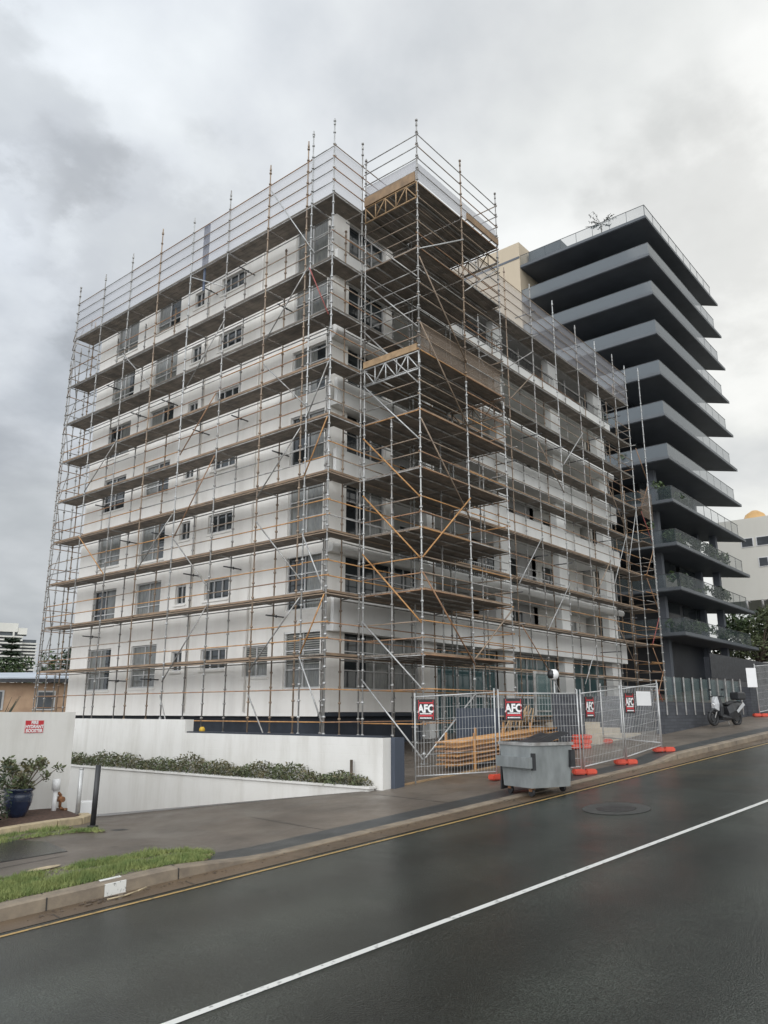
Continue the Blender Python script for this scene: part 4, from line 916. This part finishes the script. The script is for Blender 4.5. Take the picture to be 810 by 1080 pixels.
# ------------------------------------------------------------------ dark residential tower
TX,TY=52.1,17.5; TX1=68.8; TYE=28.3
TW=empty('apartment_tower','tall charcoal apartment tower of stacked balcony slabs with pointed ends','building')
zs=[36.3,33.05,29.85,26.65,23.45,20.3,17.1,14.0,10.95,7.9,4.9]
for i,z in enumerate(zs):
    # slab: slightly growing towards the street as the floors go down, pointed at the right end
    m=MB(); th=.24; pts=[(TX,TY),(TX1+.6,TY),(TX1-3.4,TY+4.2),(TX1-4,TYE),(TX,TYE)]
    m.prism(pts,z+.02,z+th); m.build('floor_slab','tslab',TW)
    m=MB(); pts2=[(TX+.06,TY+.06),(TX1+.4,TY+.06),(TX1-3.5,TY+4.1),(TX1-4.1,TYE),(TX+.06,TYE)]; m.prism(pts2,z-.02,z+.015); m.build('soffit','tsoff',TW)
    g=MB(); h=.92; y0=TY+.06; x0=TX+.06
    n=9
    top=i==0
    if i<8 or True:
        gl=MB()
        gl.add([(x0,y0,z+th),(x0,TYE,z+th),(x0,TYE,z+th+h),(x0,y0,z+th+h)],[(0,1,2,3)]); gl.add([(x0,y0,z+th),(TX1-1.2,y0,z+th),(TX1-1.2,y0,z+th+h),(x0,y0,z+th+h)],[(0,1,2,3)]); gl.build('glass_balustrade','tglass' if 0<i<7 else 'clearglass',TW)
        r_=MB(); 
        for q in range(8): y=TY+.08+q*1.4; r_.box((x0+.01,y,z+th),(x0+.04,y+.025,z+th+h+.01))
        for q in range(10): x=TX+.1+q*1.7; r_.box((x,y0+.01,z+th),(x+.025,y0+.04,z+th+h+.01))
        r_.box((x0-.012,y0,z+th+h-.01),(x0+.03,TYE,z+th+h+.02)); r_.box((x0+.031,y0-.012,z+th+h-.01),(TX1-1.2,y0+.03,z+th+h+.02))
        r_.build('balustrade_frame','darkframe',TW)
        if not top:
            bk=MB(); bk.add([(x0+.5,y0+.5,z+th),(x0+.5,TYE,z+th),(x0+.5,TYE,z+th+.9),(x0+.5,y0+.5,z+th+.9)],[(0,1,2,3)])
# core walls
m=MB(); m.box((TX+4.6,TY+3.6,9),(TX1-4.5,TYE+10,36.3)); m.box((TX+3.0,TY+2.6,-1),(TX1-4.4,TYE+10,8.99)); m.build('wall','twall',TW)
for x,y,zt_ in ((TX+1.8,TY+1.8,18),(TX1-5.2,TY+2.2,30),(TX1-3.9,TY+1.2,14)):
    m=MB(); m.box((x,y,-1),(x+.5,y+.5,zt_)); m.build('column','tsoff',TW)
for z in zs[1:]:
    for x0 in (TX+3.4,TX+7.6): 
        m=MB(); m.box((x0,TY+(3.54 if z>8 else 2.54),z+.5),(x0+3.4,TY+(3.59 if z>8 else 2.59),z+2.9)); m.build('window','pane',TW)
    for y0 in (TY+3.6,TY+7.4):
        m=MB(); m.box((TX+4.53,y0+1.5,z+.5),(TX+4.59,y0+4.5,z+2.9)); m.build('window','pane',TW)
m=MB(); m.box((TX-.06,TYE+.01,-1),(TX+6,TYE+16,38.75)); m.build('side_wall','beige',TW)
m=MB(); m.box((TX-.09,TYE+.01,37.2),(TX-.065,TYE+16,37.4)); m.build('dark_joint','tsoff',TW)  # thin dark strip along the joint below the top of the beige wall
m=MB(); m.box((TX+1.2,TYE-3.2,36.75),(TX+5,TYE-.2,38.3)); m.build('roof_plant_room','tslab',TW)
# planting on the balconies
def tree(name,label,loc,h,crowns,nleaf,size,mats,tr=.15,cat='tree',group=None):
    o=empty(name,label,cat,loc,group); m=MB(); m.tube((0,0,-.2),(0,0,h*.55),tr,7,tr*.6); c=MB()
    for i,(p,r_) in enumerate(crowns): m.tube((0,0,h*.4),p,tr*.45,5,tr*.12); 
    m.build('trunk','bark',o)
    for i,(p,r_) in enumerate(crowns): leaves(c,p,r_,nleaf,size,.7,i%len(mats),hollow=.2)
    c.build('crown',mats,o); return o
def balc(x,y,z,label,n=6,sx=.6,mats=('leafd','leaf')):
    o=empty('balcony_shrub',label,'shrub',(x,y,z),'shrubs on the dark tower balconies'); c=MB()
    for i in range(n): leaves(c,(random.gauss(0,sx),random.gauss(0,.25),.35+.6*rnd()),(.35,.3,.35),40,.13,.8,i%2,hollow=.1)
    c.build('foliage',list(mats),o); MB().tube((0,0,0),(0,0,.6),.03,5).build('stem','bark',o)
levels={1:'fifth from bottom'}
for (i,x,y,lab,n,sx) in ((5,TX+.7,TY+4.5,'dark fern behind the left glass of the sixth balcony from the top',6,.5),(6,TX+.8,TY+3.5,'row of dark fronds behind the left glass of the seventh balcony from the top',12,.6),(7,TX+1.6,TY+.6,'climbing shrub at the front corner of the eighth balcony from the top',10,1.0),(7,TX+4.6,TY+.6,'low shrub further along the front of the eighth balcony from the top',6,.8),
        (8,TX+2.2,TY+.7,'dense dark shrub near the corner of the third balcony from the bottom',14,1.3),(8,TX+8.5,TY+.7,'large shrub half way along the third balcony from the bottom',16,1.6),(8,TX+13.0,TY+.7,'shrub near the pointed end of the third balcony from the bottom',6,.8),
        (9,TX+11,TY+.8,'big hanging shrub near the pointed end of the second balcony from the bottom',18,1.8),(9,TX+3,TY+.9,'thin shrub near the corner of the second balcony from the bottom',6,1.2),(10,TX+6,TY+1.2,'wide dark shrub on the lowest balcony of the dark tower',20,2.2),(10,TX+12.5,TY+1,'green shrub at the right of the lowest balcony',10,1.2)):
    balc(x,y,zs[i]+.38,lab,n,sx)
RT=empty('rooftop_palm','small palm like tree rising above the glass rail on the tower roof','tree',(TX+1.2,TY+4.0,zs[0]+.4))
m=MB(); m.tube((0,0,0),(.05,0,1.5),.05,6,.03); m.build('trunk','bark',RT); c=MB()
for i in range(16):
    a=rnd()*6.28; l=.9+.5*rnd(); q=Vector((math.cos(a)*l*.7,math.sin(a)*l*.9,1.5+.15+.7*rnd()*(1 if i%3 else -.2))); p0=Vector((.05,0,1.45)); c.tube(p0,q,.012,4,.006)
    for t in range(14):
        f=.3+.7*t/13; p=p0.lerp(q,f); d=Vector((random.gauss(0,1),random.gauss(0,1),random.gauss(0,.4))).normalized()*.16; w9=d.cross(Vector((0,0,1))).normalized()*.035; c.add([p-w9,p+d*1.3,p+w9],[(0,1,2)])
c.build('crown','leafd',RT)
# podium fence below the tower
m=MB(); m.box((47.0,14.6,-2),(66.0,14.9,3.1)); 
PF=empty('podium_fence','dark slatted podium fence below the lowest slab of the dark tower','fence'); m.build('wall','twall',PF)
for q in range(60):
    if q%1==0: pass
sl=MB()
for q in range(95): sl.box((47.05+q*.2,14.52,1.9),(47.15+q*.2,14.58,3.3))
sl.build('slats','darkframe',PF)
# ------------------------------------------------------------------ right background
WB=empty('office_building','cream panelled building with ribbon windows beyond the dark tower','building')
bx=86.0
m=MB(); m.box((bx,4,11.2),(bx+20,25.5,19.9)); m.build('wall','cream',WB)
m=MB(); m.box((bx+1,4,-1),(bx+18,20,11.1)); m.build('undercroft_wall','greyrender',WB)
for z,y0,y1 in ((16.8,20.95,22.2),(16.8,12,20.7),(14.6,19.7,20.7),(14.6,12,19.5)):
    f=MB(); f.box((bx-.05,y0,z),(bx-.005,y1,z+1.0)); W=f.build('window','white2',WB); MB().box((bx-.08,y0+.1,z+.08),(bx-.052,y1-.1,z+.92)).build('pane','winband',W)
for i in range(9):
    m=MB(); pts=[(bx-1.2,22-i*1.5,11.0-.0),(bx-.9,22-i*1.5,10.0),(bx-.3,22-i*1.5,9.2)]; m.path([(bx+.3,22-i*1.5,11.1)]+pts[::1],.12,6); m.build('canopy_rib','galv',WB)
m=MB(); 
prof=[(1.5,0),(1.2,.35),(.95,.9),(.35,1.3),(0,1.35)]; m.lathe((bx+2.5,21.1,19.88),prof,10); tag(m.build('roof_dome','gold'),'orange roof dome rising behind the cream building','dome')
def blob_crowns(n,rx,ry,z0,z1,r): return [((random.gauss(0,rx),random.gauss(0,ry),z0+(z1-z0)*rnd()),(r*(.6+.6*rnd()),)*2+(r*(.5+.5*rnd()),)) for _ in range(n)]
tree('street_tree','dark leafy tree at the right edge below the cream building',(70,14.3,1.5),5,blob_crowns(16,.9,.9,1.6,4.6,.9),160,.16,['leafd','leaf'],.18)
tree('street_tree','yellow green tree seen beneath the lowest slabs of the dark tower',(74,18.8,1.5),7,blob_crowns(20,1.6,1.6,3.0,7.0,1.2),150,.2,['leaf','leafy'],.2)
tree('street_tree','dense green tree in the gap under the lowest tower slab',(68,21.5,1.0),5,blob_crowns(14,1.4,1.4,1.5,4.5,1.1),150,.16,['leaf','leafd'],.2)
tree('street_tree','tall dark tree filling the gap between the dark tower and the cream building',(80,19.5,1.5),7,blob_crowns(26,2.4,2.2,2.0,6.6,1.5),170,.25,['leafd','leaf'],.25)
m=MB(); m.box((76,12,-1),(76.3,30,4.3)); tag(m.build('garden_wall','cream'),'pale garden wall behind the podium of the dark tower','wall')
m=MB(); m.box((70,10.0,0),(70.3,17.5,4.0)); tag(m.build('garden_wall','greyrender'),'grey retaining wall at the right edge beyond the podium fence','wall')
m=MB(); m.box((72,15.6,3.8),(73,17.0,5.3)); m.box((72.1,15.0,3.0),(73.2,16.2,4.6)); tag(m.build('stair_block','white2'),'small white stair block below the cream building','stair')
# ------------------------------------------------------------------ left background
HS=empty('brick_house','low orange brick house with a pale blue metal roof beyond the boundary wall','house')
ca,sa=math.cos(R(64.5)),math.sin(R(64.5))
def hp(d,l,z): return (d*ca+l*sa, d*sa-l*ca, z)   # d away from the eye, l to the right
def hbox(mb,d0,d1,l0,l1,z0,z1,mi=0):
    v=[hp(d,l,z) for z in (z0,z1) for d,l in((d0,l0),(d0,l1),(d1,l1),(d1,l0))]; return mb.add(v,[(0,3,2,1),(4,5,6,7),(0,1,5,4),(1,2,6,5),(2,3,7,6),(3,0,4,7)],mi)
hbox(MB(),48,58,-9,6,-5,1.56).build('wall','brick',HS)
m=MB(); m.add([hp(47.3,-10,1.66),hp(47.3,6.6,1.93),hp(53,6.0,2.5),hp(53,-10,2.05),hp(47.3,-10,1.6),hp(47.3,6.6,1.86)],[(0,1,2,3),(4,5,1,0)]); m.build('roof','metalroof',HS)
MB().add([hp(47.32,-10,1.42),hp(47.32,6.6,1.66),hp(47.32,6.6,1.9),hp(47.32,-10,1.64),hp(47.45,-10,1.42),hp(47.45,6.6,1.66),hp(47.45,6.6,1.9),hp(47.45,-10,1.64)],[(0,1,2,3),(7,6,5,4),(0,4,5,1)]).build('fascia','darkframe',HS)
MB().add([hp(47.35,-10,1.5),hp(47.35,6.6,1.7),hp(48.1,6.6,1.7),hp(48.1,-10,1.5)],[(0,1,2,3)]).build('eaves','darkframe',HS)
for l in (-6.4,-3.4,-1.6,1.0,2.6):
    W=hbox(MB(),47.95,47.995,l,l+1.0,.1,1.15).build('window','frame',HS); hbox(MB(),47.92,47.945,l+.1,l+.9,.18,1.07).build('pane','winband',W)
m=hbox(MB(),40,40.3,-9,8,-5,-.02); tag(m.build('garden_wall','creamwall'),'cream rendered garden wall in front of the orange brick house','wall')
m=hbox(MB(),70,76,-9,-4.4,-4,3.6); m.add([hp(69,-9,5.0),hp(69,-3.4,3.9),hp(77,-3.4,4.0),hp(77,-9,5.1)],[(0,1,2,3)]); tag(m.build('house','greyrender'),'grey roofed house with a sloping eave in front of the far white high rise','house')
HR=empty('high_rise','distant white high rise with dark balcony bands behind the pine tree at the left','building')
def hp2(d,l,z): a=R(66.0); return (d*math.cos(a)+l*math.sin(a), d*math.sin(a)-l*math.cos(a), z)
D=800
def hr(d0,d1,l0,l1,z0,z1,name,mt): 
    v=[hp2(d,l,z) for z in (z0,z1) for d,l in((d0,l0),(d0,l1),(d1,l1),(d1,l0))]; MB().add(v,[(0,3,2,1),(4,5,6,7),(0,1,5,4),(1,2,6,5),(2,3,7,6),(3,0,4,7)]).build(name,mt,HR)
hr(D+4,D+40,-60,20,-10,72,'wall','hrw'); hr(D+9,D+40,20,33,-10,66,'wall','hrw')
hr(D+1,D+38,-60,16,72.05,80,'parapet','hr'); hr(D+1.5,D+20,16.1,24,70,76,'parapet','hr')
for k in range(24):
    z=3*k-2; hr(D,D+3.9,-60,21,z,z+1.35,'floor_band','hr'); 
    if z<64: hr(D+5,D+8.9,21.2,34,z+.4,z+1.75,'floor_band','hr')
for l in (-30,-16,-2,12): hr(D-.5,D-.02,l,l+1.6,-10,72,'column','hr')
def pine(label,loc,h,w,seedn):
    o=empty('pine_tree',label,'tree',loc,'trees beyond the brick house'); MB().tube((0,0,0),(0,0,h),.3,8,.05).build('trunk','bark',o); c=MB(); z=h*.12; 
    while z<h:
        rr=w*(1-z/h)**.8+.25
        for i in range(7):
            a=6.28*i/7+z; tip=Vector((math.cos(a)*rr,math.sin(a)*rr,z+rr*.12)); c.tube((0,0,z),tip,.05,4,.02)
            for t in range(5): p=Vector((0,0,z)).lerp(tip,(t+1)/5); leaves(c,p,(.5,.5,.18),12,.28,.3,hollow=.1)
        z+=h*.05
    c.build('crown','leafd',o)
a=R(65.1); pine('dark pine in front of the distant white high rise',(95*math.cos(a),95*math.sin(a),-6),14.0,1.5,1)
a=R(62.3); tree('broad_tree','dark broad crowned tree seen through the left end of the scaffold',(80*math.cos(a),80*math.sin(a),-5),11,[((random.gauss(0,2.0),random.gauss(0,1.6),6.5+4.6*rnd()),(1.0,1.0,.8)) for _ in range(24)],110,.2,['leafd','leaf'],.3)
a=R(65.9); tree('broad_tree','dark rounded tree below the pine at the far left',(85*math.cos(a),85*math.sin(a),-5),9,[((random.gauss(0,2.4),random.gauss(0,1.6),3.6+1.8*rnd()),(1.1,1.1,.7)) for _ in range(16)],110,.2,['leafd','leaf'],.3)
# spiky plants over the boundary wall
for i,(l,hh) in enumerate(((-.9,.5),(-.35,.62),(.25,.55),(.75,.42))):
    x,y=6.9+i*.62,20.5; o=empty('spiky_plant',['leftmost','second from the left','third from the left','rightmost'][i]+' of the spiky leaved plants poking over the white boundary wall','plant',(x*1.06,y,-.75),'spiky plants behind the boundary wall'); c=MB()
    for q in range(16):
        a=rnd()*6.28; L=.5+.6*rnd(); tip=Vector((math.cos(a)*L*.55,math.sin(a)*L*.4,.35+L*.75)); c.tube((0,0,0),tip,.022,4,.004)
    c.build('leaves','leafd' if i%2 else 'leafy',o)
# ------------------------------------------------------------------ camera
F=817.; Pt=R(14.48); A=R(39.7)
fw=Vector((math.cos(A)*math.cos(Pt),math.sin(A)*math.cos(Pt),math.sin(Pt))); rt=Vector((math.sin(A),-math.cos(A),0)); up=rt.cross(fw)
cam=bpy.data.cameras.new('camera'); co=bpy.data.objects.new('camera',cam); COL.objects.link(co)
mm=Matrix((rt,up,-fw)).transposed().to_4x4(); co.matrix_world=mm
cam.sensor_fit='VERTICAL'; cam.sensor_height=24; cam.lens=24*F/1080; cam.clip_start=.1; cam.clip_end=4000
scn.camera=co
# ------------------------------------------------------------------ light
w=bpy.data.worlds.new('World'); scn.world=w; w.use_nodes=True; n=w.node_tree; n.nodes.clear()
out=n.nodes.new('ShaderNodeOutputWorld'); 
SUN_EL,SUN_AZ=R(36),R(-75)     # azimuth as angle from +X
sky=n.nodes.new('ShaderNodeTexSky'); sky.sky_type='NISHITA'; sky.sun_disc=False; sky.sun_elevation=SUN_EL; sky.sun_rotation=R(90)-SUN_AZ; sky.air_density=1.5; sky.dust_density=3
b1=n.nodes.new('ShaderNodeBackground'); b1.inputs[1].default_value=.06; n.links.new(sky.outputs[0],b1.inputs[0])
tc=n.nodes.new('ShaderNodeTexCoord'); sx=n.nodes.new('ShaderNodeSeparateXYZ'); n.links.new(tc.outputs['Generated'],sx.inputs[0])
def math_(op,a,b=None,clamp=False):
    x=n.nodes.new('ShaderNodeMath'); x.operation=op; x.use_clamp=clamp
    for i,v in enumerate((a,b)):
        if v is None: continue
        if hasattr(v,'links'): n.links.new(v,x.inputs[i])
        else: x.inputs[i].default_value=v
    return x.outputs[0]
zc=math_('ADD',math_('MAXIMUM',sx.outputs[2],0.0),.28)
px,py=math_('DIVIDE',sx.outputs[0],zc),math_('DIVIDE',sx.outputs[1],zc)
cb=n.nodes.new('ShaderNodeCombineXYZ'); n.links.new(px,cb.inputs[0]); n.links.new(py,cb.inputs[1]); cb.inputs[2].default_value=3.7
no=n.nodes.new('ShaderNodeTexNoise'); no.inputs['Scale'].default_value=2.3; no.inputs['Detail'].default_value=7; no.inputs['Roughness'].default_value=.52; no.inputs['Distortion'].default_value=.1; n.links.new(cb.outputs[0],no.inputs['Vector'])
no2=n.nodes.new('ShaderNodeTexNoise'); no2.inputs['Scale'].default_value=.55; no2.inputs['Detail'].default_value=3; n.links.new(cb.outputs[0],no2.inputs['Vector'])
mixn=math_('ADD',math_('MULTIPLY',no.outputs[0],.6),math_('MULTIPLY',no2.outputs[0],.4))
rp=n.nodes.new('ShaderNodeValToRGB'); e=rp.color_ramp.elements; e[0].position=.41; e[0].color=(.47,.485,.51,1); e[1].position=.585; e[1].color=(.69,.695,.705,1)
k=e.new(.46); k.color=(.54,.55,.57,1); k=e.new(.51); k.color=(.60,.61,.62,1)
n.links.new(mixn,rp.inputs[0])
# slightly warmer, brighter towards the open end of the street; bluer towards the left
dt=math_('ADD',math_('MULTIPLY',sx.outputs[0],.95),math_('MULTIPLY',sx.outputs[1],-.45))
mr=n.nodes.new('ShaderNodeMapRange'); mr.inputs[1].default_value=-.3; mr.inputs[2].default_value=.85; mr.inputs[3].default_value=0; mr.inputs[4].default_value=1; n.links.new(dt,mr.inputs[0])
tint=n.nodes.new('ShaderNodeMix'); tint.data_type='RGBA'; n.links.new(mr.outputs[0],tint.inputs[0]); tint.inputs[6].default_value=(.86,.91,.97,1); tint.inputs[7].default_value=(1.03,1.02,.965,1)
ml=n.nodes.new('ShaderNodeMix'); ml.data_type='RGBA'; ml.blend_type='MULTIPLY'; ml.inputs[0].default_value=1; n.links.new(rp.outputs[0],ml.inputs[6]); n.links.new(tint.outputs[2],ml.inputs[7])
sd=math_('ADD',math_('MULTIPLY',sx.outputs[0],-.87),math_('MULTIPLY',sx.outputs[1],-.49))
m3=n.nodes.new('ShaderNodeMapRange'); m3.interpolation_type='SMOOTHSTEP'; m3.inputs[1].default_value=-.25; m3.inputs[2].default_value=.75; m3.inputs[3].default_value=1; m3.inputs[4].default_value=1.7; n.links.new(sd,m3.inputs[0])  # extra sky brightness added behind the camera to lift the building walls
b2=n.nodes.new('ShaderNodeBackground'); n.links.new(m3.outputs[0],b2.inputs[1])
# cloud masses of this sky: darker and brighter banks with ragged noisy edges
rag=n.nodes.new('ShaderNodeTexNoise'); rag.inputs['Scale'].default_value=4.6; rag.inputs['Detail'].default_value=9; rag.inputs['Roughness'].default_value=.58; n.links.new(cb.outputs[0],rag.inputs['Vector'])
rg=math_('MULTIPLY',math_('SUBTRACT',rag.outputs[0],.5),.38)
total=None
for bx_,by_,rad,amt,soft in ((15,140,.12,-.2,.35),(160,260,.13,-.15,.35),(60,20,.22,.06,.8),(15,225,.05,.16,.5),(330,60,.34,.05,.9),(760,225,.13,-.16,.6),(640,90,.2,-.08,.8),(770,380,.22,-.05,.8),(0,640,.30,-.36,.7),(470,30,.16,-.05,.7),(240,200,.10,-.05,.6)):
    v_=(fw+rt*((bx_-405)/F)-up*((by_-540)/F)).normalized()
    ds=n.nodes.new('ShaderNodeVectorMath'); ds.operation='DISTANCE'; n.links.new(tc.outputs['Generated'],ds.inputs[0]); ds.inputs[1].default_value=v_
    q=n.nodes.new('ShaderNodeMapRange'); q.interpolation_type='SMOOTHSTEP'; q.inputs[1].default_value=rad*(1+soft*.5); q.inputs[2].default_value=rad*(1-soft*.9); q.inputs[3].default_value=0; q.inputs[4].default_value=amt
    n.links.new(math_('ADD',ds.outputs['Value'],rg),q.inputs[0]); total=q.outputs[0] if total is None else math_('ADD',total,q.outputs[0])
gain=math_('MULTIPLY',math_('ADD',total,1.0),1.22)
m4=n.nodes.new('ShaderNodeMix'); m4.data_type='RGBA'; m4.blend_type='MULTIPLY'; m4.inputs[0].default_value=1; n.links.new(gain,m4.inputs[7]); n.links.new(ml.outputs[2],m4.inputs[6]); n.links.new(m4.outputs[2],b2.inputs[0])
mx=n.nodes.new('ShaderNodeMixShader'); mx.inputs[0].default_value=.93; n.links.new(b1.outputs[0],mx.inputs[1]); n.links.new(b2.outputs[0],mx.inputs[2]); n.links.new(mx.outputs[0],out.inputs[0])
sl=bpy.data.lights.new('sun','SUN'); sl.energy=1.2; sl.angle=R(70); sl.color=(1,.96,.9); so=bpy.data.objects.new('sun',sl); COL.objects.link(so)
SUN_AZ=R(-158)
dv=Vector((math.cos(SUN_EL)*math.cos(SUN_AZ),math.cos(SUN_EL)*math.sin(SUN_AZ),math.sin(SUN_EL))); so.rotation_euler=dv.to_track_quat('Z','Y').to_euler(); sky.sun_rotation=R(90)-SUN_AZ
scn.view_settings.view_transform='Standard'; scn.view_settings.look='None'; scn.view_settings.gamma=1; scn.view_settings.exposure=.32; scn.view_settings.use_curve_mapping=False
